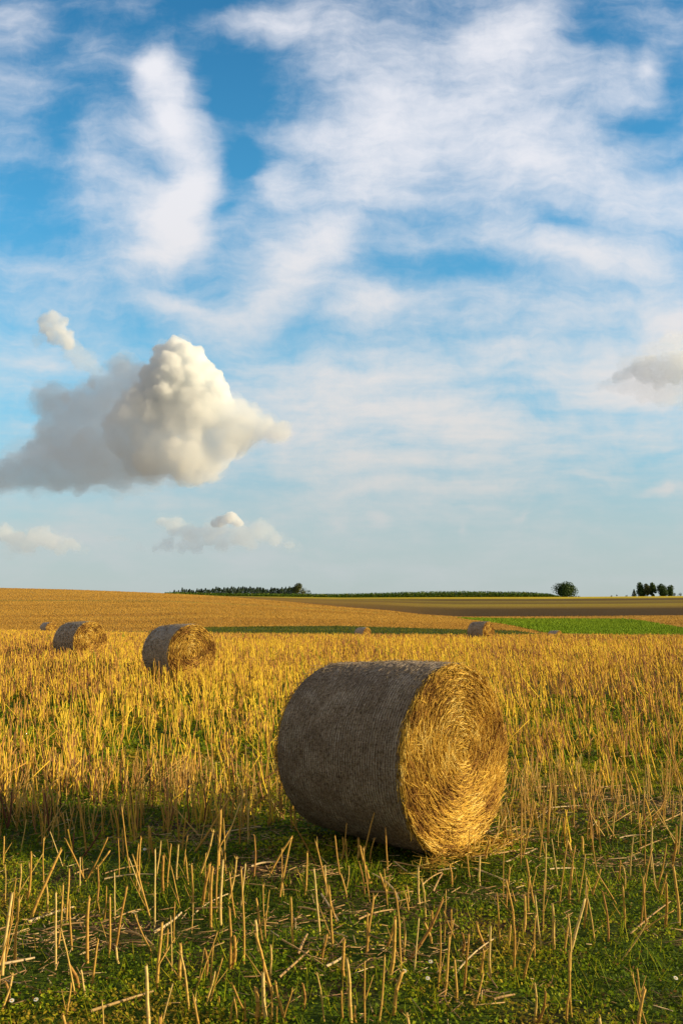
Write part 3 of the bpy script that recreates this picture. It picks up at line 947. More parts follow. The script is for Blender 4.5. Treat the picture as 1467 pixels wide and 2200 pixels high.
def end_mesh(D, L, n, side=1, wid=1.0, scale=1.0):
    tone = .20 if n > 10000 else .08
    R = D / 2 * (1 if side > 0 else .80)
    x0 = side * (L / 2 - .01)
    # packed straw disc, layered spiral relief
    nr, na = 40, 120
    rr = np.linspace(0, R * .995, nr); a = np.linspace(0, 2 * np.pi, na, endpoint=False)
    Rg, A = np.meshgrid(rr, a, indexing='ij')
    dx = .035 * (1 - (Rg / R) ** 2) + .012 * (vnoise(Rg * 40 + A * 1.2, A * 5, 2) - .5)
    y = np.sin(A) * Rg; z = np.maximum(-np.cos(A) * Rg, -D / 2 + .022)
    V = np.stack([(x0 + side * dx).ravel(), y.ravel(), (z + D / 2 - .018).ravel()], 1)
    i = np.arange(nr * na).reshape(nr, na); j = np.roll(i, -1, 1)
    Q = np.stack([i[:-1].ravel(), j[:-1].ravel(), j[1:].ravel(), i[1:].ravel()], 1)
    if side < 0: Q = Q[:, ::-1]
    disc = (V, Q, np.full(len(V), .12))
    # straws wound round the core
    rad = R * np.sqrt(RNG.random(n)) * .985
    an = RNG.uniform(0, 2 * np.pi, n)
    jit = RNG.normal(0, 1, n) * np.where(RNG.random(n) < .22, .7, np.interp(rad / R, [0, .2, .85, 1], [.8, .3, .17, .12]))
    ln = RNG.uniform(.03, .15, n) * scale
    th = an + np.pi / 2 + jit
    cy = np.sin(an) * rad; cz = -np.cos(an) * rad
    dy = np.sin(th) * ln / 2; dz = -np.cos(th) * ln / 2
    spo = .5 + .5 * np.sin(2 * np.pi * (rad / .042 - an / (2 * np.pi)))
    out = np.abs(RNG.normal(0, .009, n)) + .012 * spo + .035 * (1 - (rad / R) ** 2)
    tilt = RNG.normal(0, .16, n) * ln + np.where(RNG.random(n) < .04, RNG.uniform(.01, .05, n), 0)
    xb = x0 + side * out
    B = np.stack([xb - side * tilt * .3, cy - dy, cz - dz], 1); T = np.stack([xb + side * np.abs(tilt), cy + dy, cz + dz], 1)
    for E in (B, T):
        rad2 = np.hypot(E[:, 1], E[:, 2]); f = np.minimum(1, R * 1.0 / np.maximum(rad2, 1e-6))
        E[:, 1] *= f; E[:, 2] *= f; E[:, 2] = np.maximum(E[:, 2], -D / 2 + .02); E[:, 2] += D / 2 - .018
    # some layers of the roll are brighter than others
    spir = rad / .042 - an / (2 * np.pi)
    layer = .5 + .5 * np.sin(2 * np.pi * spir) * (.4 + vnoise(rad * 12, an * 2, 6))
    pat = fbm(cy * 5.5 + 3, cz * 5.5, 14, 3)
    rn = np.clip(tone + .55 * RNG.random(n) + .50 * (layer - .5) + 1.1 * (pat - .5), 0, 1)
    w = RNG.uniform(.0009, .0026, n) * wid
    sag = np.minimum(ln ** 2 / (8 * np.maximum(rad, .05)), .012)
    st = prisms(B, T, w, w * .9, 4, rnd=rn, segs=2, bend=np.stack([0 * sag, np.sin(an) * sag, -np.cos(an) * sag], 1))
    # fringe straws round the rim and spilling at the foot
    k = n // 30
    a2 = RNG.uniform(0, 2 * np.pi, k); r2 = R * RNG.uniform(.97, 1.005, k)
    B2 = np.stack([x0 + side * RNG.uniform(-.01, .03, k), np.sin(a2) * r2, -np.cos(a2) * r2], 1)
    th = a2 + np.pi / 2 + RNG.normal(0, .2, k); l2 = RNG.uniform(.03, .09, k)
    T2 = B2 + np.stack([side * RNG.uniform(-.01, .03, k), np.sin(th) * l2, -np.cos(th) * l2], 1)
    for E in (B2, T2):
        E[:, 2] = np.maximum(E[:, 2], -D / 2 + .01); E[:, 2] += D / 2 - .018
    w2 = RNG.uniform(.0012, .0024, k) * wid
    fr = prisms(B2, T2, w2, w2 * .7, 4, rnd=RNG.uniform(.4, 1, k))
    V, Q, Rn = join([disc, st, fr])
    return mesh_np('straw_end', V, Q, rnd=Rn, mats=[M_BALE_END])


def fuzz_mesh(D, L, n, wid=1.0):
    """short straws poking through the net on the drum"""
    R = D / 2
    a = RNG.uniform(.5, 2 * np.pi - .5, n); x = RNG.uniform(-L / 2 + .06, L / 2 - .01, n)
    r = R * (.93 + .07 * sm((x + L / 2) / L, -.1, .75)) - .004
    c = np.stack([x, np.sin(a) * r, -np.cos(a) * r + R - .018], 1)
    d = RNG.normal(size=(n, 3)); nrm = np.stack([np.zeros(n), np.sin(a), -np.cos(a)], 1)
    d -= nrm * (d * nrm).sum(1, keepdims=True); d /= np.linalg.norm(d, axis=1, keepdims=True)
    ln = RNG.uniform(.02, .09, n)[:, None]
    B = c + nrm * .006; T = B + d * ln + nrm * RNG.uniform(0, .018, n)[:, None]
    w = RNG.uniform(.0009, .0018, n) * wid
    V, Q, Rn = prisms(B, T, w, w * .7, 3, rnd=RNG.uniform(0, .8, n), cap=False)
    return mesh_np('loose_straw', V, Q, rnd=Rn, mats=[M_WRAPFUZZ])


M_WRAPFUZZ = mat_straw('weathered_straw', [(0, (.14, .11, .08)), (.6, (.36, .29, .2)), (1, (.62, .52, .36))], False)


def bale(label, loc, normal_deg, D, L, n, detail, wid, group):
    e = empty('round_bale', loc, math.radians(normal_deg))
    tag(e, label, 'straw bale', group)
    obj('net_wrap', wrap_mesh(D, L, detail, int(abs(normal_deg)) + 1), e)
    f = obj('straw_end', end_mesh(D, L, n, 1, wid), e)
    b = obj('straw_end', end_mesh(D, L, max(n // 4, 300), -1, wid * 1.3), e)
    f['label'] = 'sunlit end of spirally packed straw'
    b['label'] = 'shaded rear end of the roll'
    if detail > .2:
        obj('loose_straw', fuzz_mesh(D, L, int(4200 * detail), wid), e)
    return e


def face_angle(u, phi):
    """heading of an end face whose normal is phi degrees right of the line back to the camera"""
    az = math.degrees(math.atan2((u - W0 / 2), F0))        # view azimuth, clockwise from +Y
    # direction from bale to camera: heading az+180; turned phi towards +X
    head = az + 180 - phi
    return 90 - head


GB = 'round straw bales on the stubble field'
# foreground bale: centre solved from the photograph
D1, L1 = 1.295, 1.215
bx, by = .782 - .758 * .6, 6.60 + .652 * .6
bz = float(near_z(bx, by)) + .012
bale('big net-wrapped round bale in the foreground, nearest and largest of all, standing on green weeds', (bx, by, bz), -math.degrees(.711), D1, L1, 26000, 1.0, 1.0, GB)
for uc, Y, phi, n, det, wid, lab in [
    (384, 21.6, 34, 3600, .45, 2.2, 'second largest round bale, half sunk in tall golden stubble left of the foreground bale'),
    (175, 30.0, 36, 2600, .4, 3.0, 'third largest round bale, near the left edge with the tiny far bale just beside it'),
    (1029, 58.0, 56, 900, .3, 5.0, 'small bale at the field edge above the foreground bale, before the golden tongue'),
    (108, 95.0, 34, 600, .2, 8.0, 'tiny far bale at the left edge, leftmost of all, below the golden hillside'),
    (778, 93.0, 52, 600, .2, 8.0, 'tiny far bale in the middle, before the dark grass strip'),
    (1187, 104.0, 59, 600, .2, 8.0, 'tiny far bale furthest right, before the green meadow')]:
    x = (uc - W0 / 2) / F0 * Y
    bale(lab, (x, Y, float(near_z(x, Y))), face_angle(uc, phi), 1.30, 1.20, n, det, wid, GB)


# ------------------------------------------------------------------ stubble
def in_bales(x, y, pad=.0):
    m = np.zeros(len(x), bool)
    for o in [o for o in SC.objects if o.name.startswith('round_bale')]:
        c = math.cos(o.rotation_euler.z); s = math.sin(o.rotation_euler.z)
        lx = (x - o.location.x) * c + (y - o.location.y) * s; ly = -(x - o.location.x) * s + (y - o.location.y) * c
        m |= (np.abs(lx) < .62 + pad) & (np.abs(ly) < .55 + pad)
    return m


def dense(x, y):
    """0 in the sparse weedy foreground, 1 in the thick stubble behind"""
    edge = np.interp(x / np.maximum(y, 1), [-.37, -.1, 0, .12, .2, .37], [6.9, 7.5, 8.3, 10.0, 10.2, 9.6])
    e = edge + (fbm(x * .8, y * .8, 21) - .5) * 2.4
    return sm(y, -.6, .9) * 0 + 1 / (1 + np.exp(-(y - e) * 1.5))


def stubble_points(y0, y1, per_m2, margin=.6):
    """random points in the view wedge, with a margin either side"""
    h0 = .375 * y0 + margin; h1 = .375 * y1 + margin
    A = (h0 + h1) * (y1 - y0)
    n = int(A * per_m2)
    y = y0 + (y1 - y0) * RNG.random(n * 2); x = RNG.uniform(-1, 1, n * 2) * h1
    k = np.abs(x) < .375 * y + margin
    x, y = x[k][:n], y[k][:n]
    return x, y


BARE = [(-1.5, 4.4, .35), (-.95, 7.0, .5), (1.3, 7.2, .4), (1.9, 6.4, .45), (.55, 4.15, .15), (-1.35, 4.9, .55), (.9, 5.6, .35), (2.9, 7.8, 1.4), (-.45, 6.2, .4), (-.3, 5.1, .3), (2.0, 4.2, .2), (0.1, 5.4, .35), (2.2, 8.6, .8), (.2, 4.7, .4)]


def bare(x, y):
    b = np.zeros(len(x))
    for cx, cy, r in BARE:
        b = np.maximum(b, np.exp(-(((x - cx) / r) ** 2 + ((y - cy) / (r * .55)) ** 2)))
    return b


parts = []
for y0, y1, per, sides, r0, r1 in [(6.2, 14, 100, 4, .0042, .0074), (14, 26, 78, 3, .0062, .0092), (26, 48, 65, 3, .008, .012), (48, 85, 30, 3, .012, .017), (85, 125, 11, 3, .02, .03)]:
    x, y = stubble_points(y0, y1, per, 3.0 if y0 < 20 else 6)
    dn = dense(x, y)
    clump = fbm(x * 1.6, y * 1.6, 31)
    keep = (RNG.random(len(x)) < dn * np.clip(.30 + 1.9 * (clump - .30), .08, 1)) & ~in_bales(x, y, .05)
    x, y = x[keep], y[keep]
    if y0 < 20:                                # stems come in tillers of a few from one root
        m = len(x) // 3; x = np.repeat(x[:m], 3); y = np.repeat(y[:m], 3)
        x = x + RNG.normal(0, .028, len(x)); y = y + RNG.normal(0, .028, len(y))
    n = len(x)
    z = near_z(x, y)
    h = RNG.normal(.285, .06, n).clip(.12, .45) * (1 + .35 * sm(y, 12, 22)) * (1 + .25 * (fbm(x * .5, y * .5, 12) - .5))
    h *= np.where(RNG.random(n) < .15, .6, 1)
    lean = RNG.normal(0, .13, n) - .08 * sm(x / y, -.1, .2); lean += np.where(RNG.random(n) < .12, RNG.normal(0, .6, n), 0)
    leany = RNG.normal(0, .15, n)
    B = np.stack([x, y, z - .02], 1); T = B + np.stack([lean * h - .05 * h, leany * h, h], 1)
    pat = fbm(x * .35, y * .16, 41)
    base = RNG.random(n)
    rn = np.clip(base * .95 + .03 + (pat - .5) * .8, 0, .93)
    rn = np.where(RNG.random(n) < .035, 1.0, rn)
    rr = RNG.uniform(r0, r1, n)
    bend = np.stack([RNG.normal(0, .012, n), RNG.normal(0, .012, n), np.zeros(n)], 1) if y0 < 14 else None
    parts.append(prisms(B, T, rr, rr * .75, sides, bend=bend, rnd=rn, segs=2 if y0 < 14 else 1, cap=sides == 4))
V, Q, R = join(parts)
tag(obj('stubble', mesh_np('stubble', V, Q, rnd=R, mats=[M_STUB])), 'thick golden stubble standing across the middle of the field', 'stubble', kind='stuff')


# individual foreground stalks -------------------------------------------------
def stalk_variant(k):
    """unit-height cut stalk: hollow top, nodes, slight bend, sometimes a split or a side shoot"""
    h = 1.0; segs = 7; sides = 7
    r = .0155 * RNG.uniform(.85, 1.15)
    bx_, by_ = RNG.normal(0, .012, 2)
    V, Q, R, T = [], [], [], []
    nodes = [RNG.uniform(.25, .4), RNG.uniform(.6, .8)]
    zs = sorted(set([0, .12, .3, .5, .7, .88, 1.0] + [n + d for n in nodes for d in (-.012, 0, .012)]))
    rn = RNG.uniform(.15, .98)
    for z in zs:
        rad = r * (1.12 - .3 * z)
        if min(abs(z - n) for n in nodes) < .006: rad *= 1.28
        cx = bx_ * 4 * z * (1 - z) + .003 * math.sin(z * 9 + k); cy = by_ * 4 * z * (1 - z)
        for s in range(sides):
            a = 2 * math.pi * s / sides
            top = (.018 * math.sin(a * 2 + k) + .014 * math.cos(a + k)) if z == 1 else 0
            V.append([cx + math.cos(a) * rad, cy + math.sin(a) * rad, z + top])
            R.append(rn + (.1 * z) + RNG.uniform(-.04, .04) - (.3 if min(abs(z - n) for n in nodes) < .006 else 0))
    m = len(zs)
    for i in range(m - 1):
        for s in range(sides):
            s2 = (s + 1) % sides
            Q.append([i * sides + s, i * sides + s2, (i + 1) * sides + s2, (i + 1) * sides + s])
    o = (m - 1) * sides                       # hollow end
    for dz, f, cc in ((0, .62, .35), (-.05, .55, .02)):
        for s in range(sides):
            a = 2 * math.pi * s / sides; rad = r * .82 * f / .62 * .7
            V.append([V[o + s][0] * .3 + V[o + s][0] * 0.7 - math.cos(a) * r * .25, V[o + s][1] - math.sin(a) * r * .25, V[o + s][2] + dz]); R.append(cc)
    for s in range(sides):
        s2 = (s + 1) % sides
        Q.append([o + s, o + s2, o + sides + s2, o + sides + s])
        Q.append([o + sides + s, o + sides + s2, o + 2 * sides + s2, o + 2 * sides + s])
    V = np.array(V, float); Q = np.array(Q); R = np.clip(np.array(R), 0, 1)
    extra = []
    if k % 4 == 1:                            # a dry leaf sheath or side shoot
        z0 = RNG.uniform(.05, .4); a = RNG.uniform(0, 6.28); l = RNG.uniform(.25, .55)
        B = np.array([[0, 0, z0]]); T_ = B + np.array([[math.cos(a) * l * .4, math.sin(a) * l * .4, l]])
        extra.append(prisms(B, T_, np.array([r * .5]), np.array([r * .3]), 4, rnd=np.array([.6])))
    if k % 5 == 2:                            # frayed split at the top
        for q in range(3):
            a = RNG.uniform(0, 6.28); B = np.array([[bx_ * 0, 0, .93]]); T_ = B + np.array([[math.cos(a) * .05, math.sin(a) * .05, RNG.uniform(.06, .14)]])
            extra.append(prisms(B, T_, np.array([r * .45]), np.array([r * .15]), 4, rnd=np.array([.8])))
    V, Q, R = join([(V, Q, R)] + extra)
    return mesh_np('straw_stalk', V, Q, rnd=R, mats=[M_STALK])


VARS = [stalk_variant(k) for k in range(16)]
Z5 = [(240, 570, 232, 245), (285, 370, 292, 140), (325, 670, 280, 375), (340, 650, 320, 520), (380, 545, 378, 265), (470, 515, 478, 245),
      (495, 480, 540, 215), (65, 550, 75, 270), (10, 590, 40, 250), (20, 560, 75, 170), (120, 280, 140, 60), (250, 480, 262, 210), (665, 500, 577, 340),
      (672, 650, 688, 380), (740, 575, 733, 340), (750, 450, 768, 250), (665, 400, 660, 60), (770, 620, 775, 455), (812, 735, 785, 470),
      (883, 600, 888, 468), (910, 395, 912, 135), (830, 320, 823, 115), (865, 300, 905, 100), (930, 320, 940, 60), (950, 380, 955, 105),
      (990, 565, 985, 305), (1000, 560, 1010, 420), (1050, 540, 1040, 125), (1145, 450, 1130, 205), (1130, 450, 1105, 255), (1160, 620, 1165, 455),
      (1200, 270, 1250, 10), (1375, 420, 1350, 130), (1430, 470, 1415, 200), (1395, 795, 1365, 570), (1300, 740, 1303, 620), (1235, 790, 1190, 610),
      (1165, 795, 1168, 640), (1190, 795, 1195, 690), (1210, 795, 1255, 640), (1150, 795, 1135, 570), (1100, 795, 1100, 650), (1050, 795, 1055, 690),
      (1020, 795, 1012, 675), (990, 795, 1005, 690), (900, 700, 955, 510), (880, 720, 920, 580), (945, 710, 950, 660), (850, 795, 838, 705),
      (285, 765, 308, 620), (5, 735, 45, 590), (35, 700, 35, 610), (600, 250, 605, 0), (735, 140, 725, 0), (700, 250, 712, 60), (790, 130, 800, 0),
      (760, 190, 775, 20), (375, 190, 290, 0), (370, 180, 460, 0), (385, 150, 465, 55), (190, 200, 190, 0), (15, 120, 10, 0), (60, 260, 175, 70),
      (130, 350, 250, 60), (640, 300, 545, 100), (650, 350, 575, 70), (975, 290, 1015, 85), (1090, 180, 1090, 0), (1150, 170, 1250, 0),
      (1310, 250, 1320, 60), (1460, 160, 1440, 0), (1450, 370, 1360, 30), (515, 540, 500, 470), (430, 340, 425, 280), (710, 500, 718, 400)]
Z6 = [(160, 795, 185, 515), (225, 765, 260, 580), (100, 795, 100, 530), (40, 795, 25, 510), (12, 600, 15, 425), (310, 580, 332, 350), (255, 560, 245, 310),
      (265, 500, 265, 330), (285, 520, 430, 260), (120, 450, 115, 325), (440, 690, 465, 435), (523, 655, 540, 400), (600, 600, 608, 475), (640, 600, 637, 370),
      (740, 560, 735, 320), (680, 465, 675, 250), (780, 415, 790, 255), (830, 530, 835, 335), (865, 400, 877, 190), (910, 480, 900, 275), (960, 500, 975, 370),
      (975, 500, 1050, 270), (1015, 280, 1055, 80), (1088, 455, 1058, 245), (1147, 450, 1135, 245), (1240, 425, 1415, 305), (1215, 385, 1200, 200),
      (1280, 390, 1310, 205), (1310, 400, 1295, 170), (1355, 230, 1335, 70), (1350, 230, 1405, 35), (1390, 385, 1380, 180), (1450, 375, 1435, 130),
      (695, 270, 703, 10), (830, 300, 795, 90), (872, 250, 878, 20), (935, 290, 975, 10), (930, 180, 900, 0), (1035, 70, 1040, 0), (825, 795, 828, 620),
      (835, 795, 860, 630), (970, 795, 977, 670), (565, 730, 610, 595), (470, 410, 470, 305), (555, 190, 543, 80), (595, 210, 597, 80), (475, 210, 467, 115),
      (190, 480, 230, 300), (25, 260, 0, 150), (125, 280, 95, 40), (205, 250, 165, 140), (995, 80, 975, 10), (980, 280, 995, 120), (1045, 260, 1050, 170),
      (1070, 250, 1105, 130), (1215, 225, 1210, 120), (515, 500, 515, 395), (625, 470, 585, 360), (710, 480, 722, 370), (5, 790, 0, 640), (65, 795, 60, 730),
      (225, 40, 225, 0), (20, 110, 20, 0), (7, 95, 7, 0), (65, 100, 72, 0), (120, 110, 140, 0), (615, 95, 628, 0), (570, 75, 570, 0), (760, 300, 735, 220)]
spec = [(a / 2.0013, 1800 + b / 2.0013, c / 2.0013, 1800 + d / 2.0013) for a, b, c, d in Z5] + \
       [(733 + a / 2, 1800 + b / 2, 733 + c / 2, 1800 + d / 2) for a, b, c, d in Z6]
stk = []
for u0, v0, u1, v1 in spec:
    x, y, z = ground_at(u0, v0)
    tx, ty, tz = ray(u1, v1, y)
    if tz - z < .03: continue
    stk.append((x, y, z, float(tx) - x, RNG.normal(0, .03), float(tz) - z))
NI = 300
xr, yr = stubble_points(3.4, 9.5, 44, .25)
kp = (~in_bales(xr, yr, .04)) & (RNG.random(len(xr)) < np.where(yr < 4.6, .22, np.where(yr < 5.4, .22, np.where(yr < 7, .45, .8))))
# leave the strip right in front of the bale's face and along its foot more open
kp &= ~((np.hypot((xr - 1.0) / .8, (yr - 5.9) / .5) < 1) & (RNG.random(len(xr)) < .7))
xr, yr = xr[kp], yr[kp]
order = np.argsort(yr + RNG.normal(0, .2, len(yr)))
xr, yr = xr[order], yr[order]
rest = []
for x, y in zip(xr, yr):
    if any((x - s[0]) ** 2 + (y - s[1]) ** 2 < .0025 for s in stk): continue
    h = RNG.uniform(.10, .28) if y < 6 else RNG.uniform(.2, .42)
    lean = RNG.normal(0, .12) if RNG.random() > .15 else RNG.normal(0, .6)
    e = (x, y, float(near_z(x, y)), lean * h, RNG.normal(0, .14) * h, h)
    (stk if len(stk) < NI else rest).append(e)
LAB = 'cut straw-coloured stalk standing singly in the green weeds of the foreground'
for i, (x, y, z, dx, dy, h) in enumerate(stk):
    o = bpy.data.objects.new('straw_stalk', VARS[i % 16])
    o.location = (x, y, z - .015)
    L = math.sqrt(dx * dx + dy * dy + h * h) + .015
    th = math.atan2(dx, h); ph = math.atan2(dy, h)
    o.rotation_euler = (-ph, th, 0)
    wsc = RNG.uniform(.2, .42) * (1 if RNG.random() < .78 else 1.5) * (1 if i < len(spec) else .9)
    o.scale = (wsc, wsc, L)
    tag(o, LAB, 'straw stalk', 'cut stalks standing in the foreground weeds')
    link(o)
# the same stubble goes on either side of the picture
xm, ym = stubble_points(2.8, 8.6, 26, 2.6)
km = (np.abs(xm) > .375 * ym + .25) & ~in_bales(xm, ym, .04)
for x, y in zip(xm[km], ym[km]):
    h = RNG.uniform(.14, .36); lean = RNG.normal(0, .15)
    rest.append((x, y, float(near_z(x, y)), lean * h, RNG.normal(0, .14) * h, h))
# clumped thinner stalks further back among the weeds, continuing into the thick stubble
if rest:
    rs = np.array(rest); n = len(rs)
    reps = []
    for k in range(2):
        j = RNG.normal(0, .03, (n, 2)) * (k > 0)
        B = np.stack([rs[:, 0] + j[:, 0], rs[:, 1] + j[:, 1], rs[:, 2] - .01], 1)
        T = B + np.stack([rs[:, 3] + RNG.normal(0, .03, n) * (k > 0), rs[:, 4], rs[:, 5] * RNG.uniform(.7, 1, n)], 1)
        rr = RNG.uniform(.0028, .0045, n)
        reps.append(prisms(B, T, rr, rr * .7, 4, segs=2, bend=RNG.normal(0, .008, (n, 3)), rnd=RNG.uniform(.25, .95, n)))
    V, Q, R = join(reps)
    tag(obj('sparse_stubble', mesh_np('sparse_stubble', V, Q, rnd=R, mats=[M_STALK])), 'thinner stubble among the weeds beside the big bale', 'stubble', kind='stuff')


# ------------------------------------------------------------------ fallen straw
def fallen_variant(k):
    n = 1
    kink = k % 3 == 0
    B = np.array([[-.5, 0, 0.]]); T = np.array([[.5, 0, 0.]])
    V, Q, R = prisms(B, T, np.array([.016]), np.array([.011]), 5, segs=5, bend=np.array([[0, RNG.normal(0, .03), .01 + (.02 if kink else 0)]]), rnd=np.array([RNG.uniform(.4, 1)]), cap=False)
    return mesh_np('fallen_straw', V, Q, rnd=R, mats=[M_LITTER])


FV = [fallen_variant(k) for k in range(8)]
# (u0, v0, u1, v1) of the larger fallen pieces
FALL = [(1353, 2012, 1440, 1952), (972, 2108, 1065, 2032), (600, 2118, 668, 2045), (605, 2037, 715, 2092), (195, 2188, 330, 2140), (0, 2085, 75, 2068),
        (600, 1925, 645, 1923), (690, 1930, 727, 1990), (640, 2060, 660, 2020), (412, 1975, 490, 1935), (420, 1962, 480, 1962), (250, 1980, 305, 1965),
        (845, 1860, 918, 1875), (848, 1862, 900, 1895), (905, 1915, 950, 1880), (940, 1878, 983, 1876), (930, 1925, 950, 1885), (800, 1885, 857, 1945),
        (795, 1925, 860, 1930), (1045, 1840, 1130, 1806), (1050, 1845, 1145, 1830), (1075, 1858, 1150, 1838), (1115, 1843, 1165, 1855), (1020, 1875, 1090, 1905),
        (1370, 1835, 1450, 1800), (1330, 1808, 1400, 1803), (1290, 1700, 1350, 1690), (1330, 1640, 1400, 1620), (1390, 1785, 1467, 1755), (1180, 1748, 1260, 1730),
        (440, 1790, 520, 1778), (480, 1795, 560, 1785), (220, 1885, 300, 1870), (225, 1895, 330, 1890), (160, 1890, 195, 1870), (955, 1990, 985, 2005),
        (1150, 1702, 1240, 1688), (700, 2090, 740, 2060), (770, 1985, 850, 1965), (60, 1990, 160, 1960), (90, 2010, 180, 1995), (540, 1870, 605, 1862),
        (1060, 2160, 1105, 2150), (640, 1960, 700, 1975), (510, 1905, 590, 1915), (330, 2010, 390, 1975), (270, 2015, 330, 2040), (1180, 1880, 1240, 1870)]
for i, (u0, v0, u1, v1) in enumerate(FALL):
    a = ground_at(u0, v0); b = ground_at(u1, v1)
    L = math.dist(a, b)
    if L > .75:
        t = .75 / L; b = tuple(a[j] + (b[j] - a[j]) * t for j in range(3)); L = .75
    o = bpy.data.objects.new('fallen_straw', FV[i % 8])
    o.location = ((a[0] + b[0]) / 2, (a[1] + b[1]) / 2, (a[2] + b[2]) / 2 + .025)
    o.rotation_euler = (0, -math.asin(max(-1, min(1, (b[2] - a[2]) / L))) + RNG.normal(0, .05), math.atan2(b[1] - a[1], b[0] - a[0]))
    w = RNG.uniform(.28, .5)
    o.scale = (L, w, w)
    tag(o, 'loose length of pale straw lying across the weeds in the foreground', 'fallen straw', 'loose straws lying on the ground')
    link(o)

# chaff and short litter, uncountable
x, y = stubble_points(3.3, 12, 620, 2.4)
keep = RNG.random(len(x)) < np.clip(bare(x, y) * 1.0 + .06 + .3 * dense(x, y) * (fbm(x * 2, y * 2, 77) > .55), 0, 1)
x, y = x[keep], y[keep]; n = len(x); a = RNG.uniform(0, 6.28, n); l = RNG.uniform(.02, .13, n)
B = np.stack([x, y, near_z(x, y) + .008 + RNG.uniform(0, .02, n)], 1)
T = B + np.stack([np.cos(a) * l, np.sin(a) * l, RNG.normal(.0, .012, n)], 1)
w = RNG.uniform(.0012, .0035, n)
V, Q, R = prisms(B, T, w, w * .8, 4)
tag(obj('straw_litter', mesh_np('straw_litter', V, Q, rnd=R, mats=[M_LITTER])), 'short chopped straw scattered over the bare patches', 'straw litter', kind='stuff')
# straw spilled at the foot of the big bale's lit end
n = 500
a = RNG.uniform(-1, 1, n); nd = np.array([math.cos(-.711), math.sin(-.711)]); sd = np.array([-nd[1], nd[0]])
off = .61 + np.abs(RNG.normal(0, .10, n)); sx_ = RNG.normal(0.05, .3, n)
B = np.stack([bx + nd[0] * off + sd[0] * sx_, by + nd[1] * off + sd[1] * sx_, np.zeros(n)], 1)
B[:, 2] = near_z(B[:, 0], B[:, 1]) + RNG.uniform(.005, .04, n)
a = RNG.uniform(0, 6.28, n); l = RNG.uniform(.04, .16, n)
T = B + np.stack([np.cos(a) * l, np.sin(a) * l, RNG.normal(0.01, .02, n)], 1)
w = RNG.uniform(.0015, .003, n)
V, Q, R = prisms(B, T, w, w * .8, 4, rnd=RNG.uniform(.3, 1, n))
tag(obj('spilled_straw', mesh_np('spilled_straw', V, Q, rnd=R, mats=[M_BALE_END])), 'golden straw spilled at the foot of the big bale', 'straw litter', kind='stuff')


# ------------------------------------------------------------------ weeds
M_LEAF = mat_leaf()
parts = []
for y0, y1, per, s0, s1, hmax in [(2.6, 6.5, 6000, .007, .017, .035), (6.5, 10.5, 2600, .012, .026, .045), (10.5, 18, 700, .025, .05, .07)]:
    x, y = stubble_points(y0, y1, per, 2.4)
    keep = RNG.random(len(x)) < np.clip(1.05 - bare(x, y) * .95, .04, 1) * np.clip(.35 + 1.6 * (fbm(x * 2.2, y * 2.2, 55) - .18), .2, 1)
    x, y = x[keep], y[keep]; n = len(x)
    lump = fbm(x * 7, y * 7, 61, 2)
    z = near_z(x, y) + RNG.random(n) * hmax * (.25 + 1.2 * lump)
    C = np.stack([x, y, z], 1)
    nn = RNG.normal(0, .75, (n, 3)); nn[:, 2] = np.abs(nn[:, 2]) + .45
    tone = fbm(x * 1.3, y * 1.3, 71) - .5
    r = np.clip(.56 + tone * 2.3 + RNG.normal(0, .2, n), 0, .97); r = np.where(RNG.random(n) < .05, 1, r)
    parts.append(quads(C, nn, RNG.uniform(s0, s1, n), 1.35, rnd=r))
V, Q, R = join(parts)
tag(obj('ground_weeds', mesh_np('ground_weeds', V, Q, rnd=R, mats=[M_LEAF])), 'low green weeds and moss covering the soil between the stalks', 'weeds', kind='stuff')
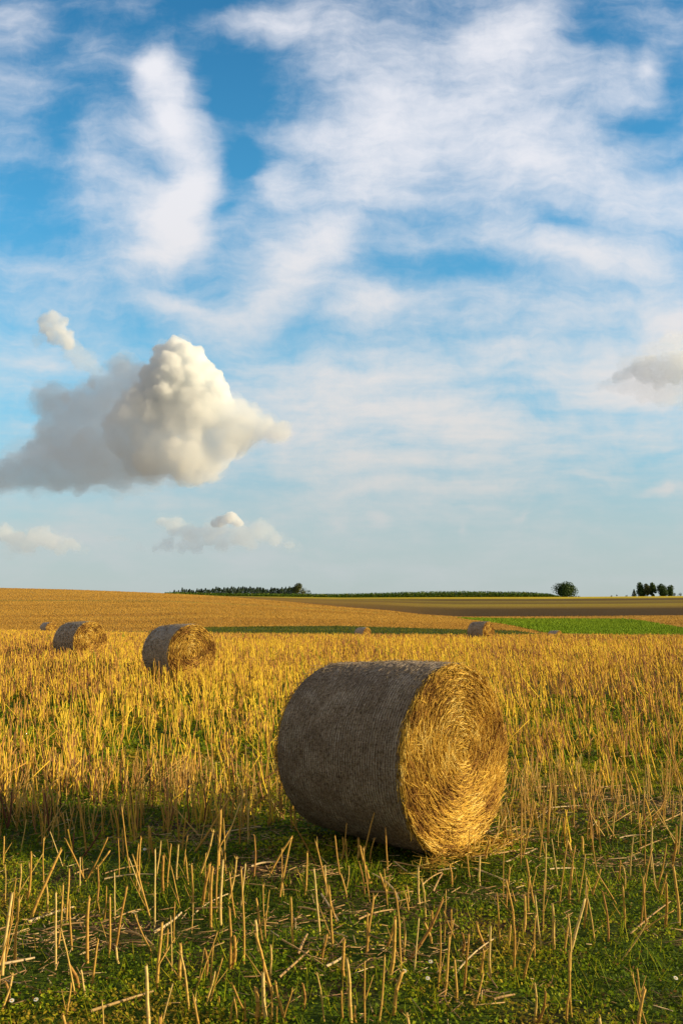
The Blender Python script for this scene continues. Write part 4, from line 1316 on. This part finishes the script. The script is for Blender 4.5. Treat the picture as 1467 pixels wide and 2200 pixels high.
# thin grass blades
x, y = stubble_points(3.3, 14, 260, 2.4)
keep = RNG.random(len(x)) < np.clip(1 - bare(x, y), 0, 1) * (fbm(x * 1.7, y * 1.7, 91) > .42)
x, y = x[keep], y[keep]; n = len(x); h = RNG.uniform(.03, .11, n)
B = np.stack([x, y, near_z(x, y)], 1); T = B + np.stack([RNG.normal(0, .4, n) * h, RNG.normal(0, .4, n) * h, h], 1)
w = RNG.uniform(.0012, .0028, n)
V, Q, R = prisms(B, T, w, w * .2, 3, rnd=RNG.uniform(.3, .9, n), cap=False)
tag(obj('grass_blades', mesh_np('grass_blades', V, Q, rnd=R, mats=[M_LEAF])), 'thin green grass blades sprouting among the weeds', 'grass', kind='stuff')

# ------------------------------------------------------------------ daisies
MP = Mat('white_petals', .6, .2).color((.8, .8, .78)).m
MY = Mat('yellow_florets', .7, .2).color((.75, .5, .03)).m
MS = Mat('flower_stem', .6, .2).color((.07, .16, .02)).m


def daisy_meshes():
    V, Q = [], []
    for k in range(12):
        a = k * math.pi / 6
        d = np.array([math.cos(a), math.sin(a), 0]); s = np.array([-d[1], d[0], 0])
        for p in (d * .003, d * .011 + s * .0028 + [0, 0, .001], d * .015 + [0, 0, .0], d * .011 - s * .0028 + [0, 0, .001]): V.append(p)
        Q.append([k * 4 + i for i in range(4)])
    pet = mesh_np('petals', np.array(V), np.array(Q), mats=[MP])
    v, q, r = prisms(np.array([[0, 0, -.001]]), np.array([[0, 0, .004]]), np.array([.0045]), np.array([.003]), 4)
    v2, q2, r2 = prisms(np.array([[0, 0, -.08]]), np.array([[0, 0, -.001]]), np.array([.0012]), np.array([.001]), 4)
    return pet, mesh_np('flower_centre', v, q, mats=[MY]), mesh_np('stem', v2, q2, mats=[MS])


PET, CEN, STM = daisy_meshes()
for u0, v0, lab in [(869, 2108, 'white daisy in the weeds below the big bale, brightest of the close group of three'),
                    (925, 2087, 'small white daisy in the weeds, topmost of the close group of three'),
                    (919, 2124, 'small white daisy in the weeds, lowest of the close group of three'),
                    (25, 2174, 'white daisy near the bottom left corner, nearer the left edge'),
                    (77, 2172, 'white daisy near the bottom left corner, right of its neighbour'),
                    (311, 1834, 'tiny white daisy in the shadow of the big bale on the left'),
                    (1452, 2124, 'tiny white daisy close to the right edge in the foreground')]:
    x, y, z = ground_at(u0, v0 + 14)
    e = empty('daisy', (x, y, z + .07), RNG.uniform(0, 6))
    e.rotation_euler = (.5, RNG.uniform(-.2, .3), 0)
    s = 1.0 if v0 > 2000 else 1.2
    e.scale = (s * .7, s * .7, s)
    tag(e, lab, 'daisy', 'daisies scattered in the weeds')
    obj('petals', PET, e); obj('flower_centre', CEN, e); obj('stem', STM, e)
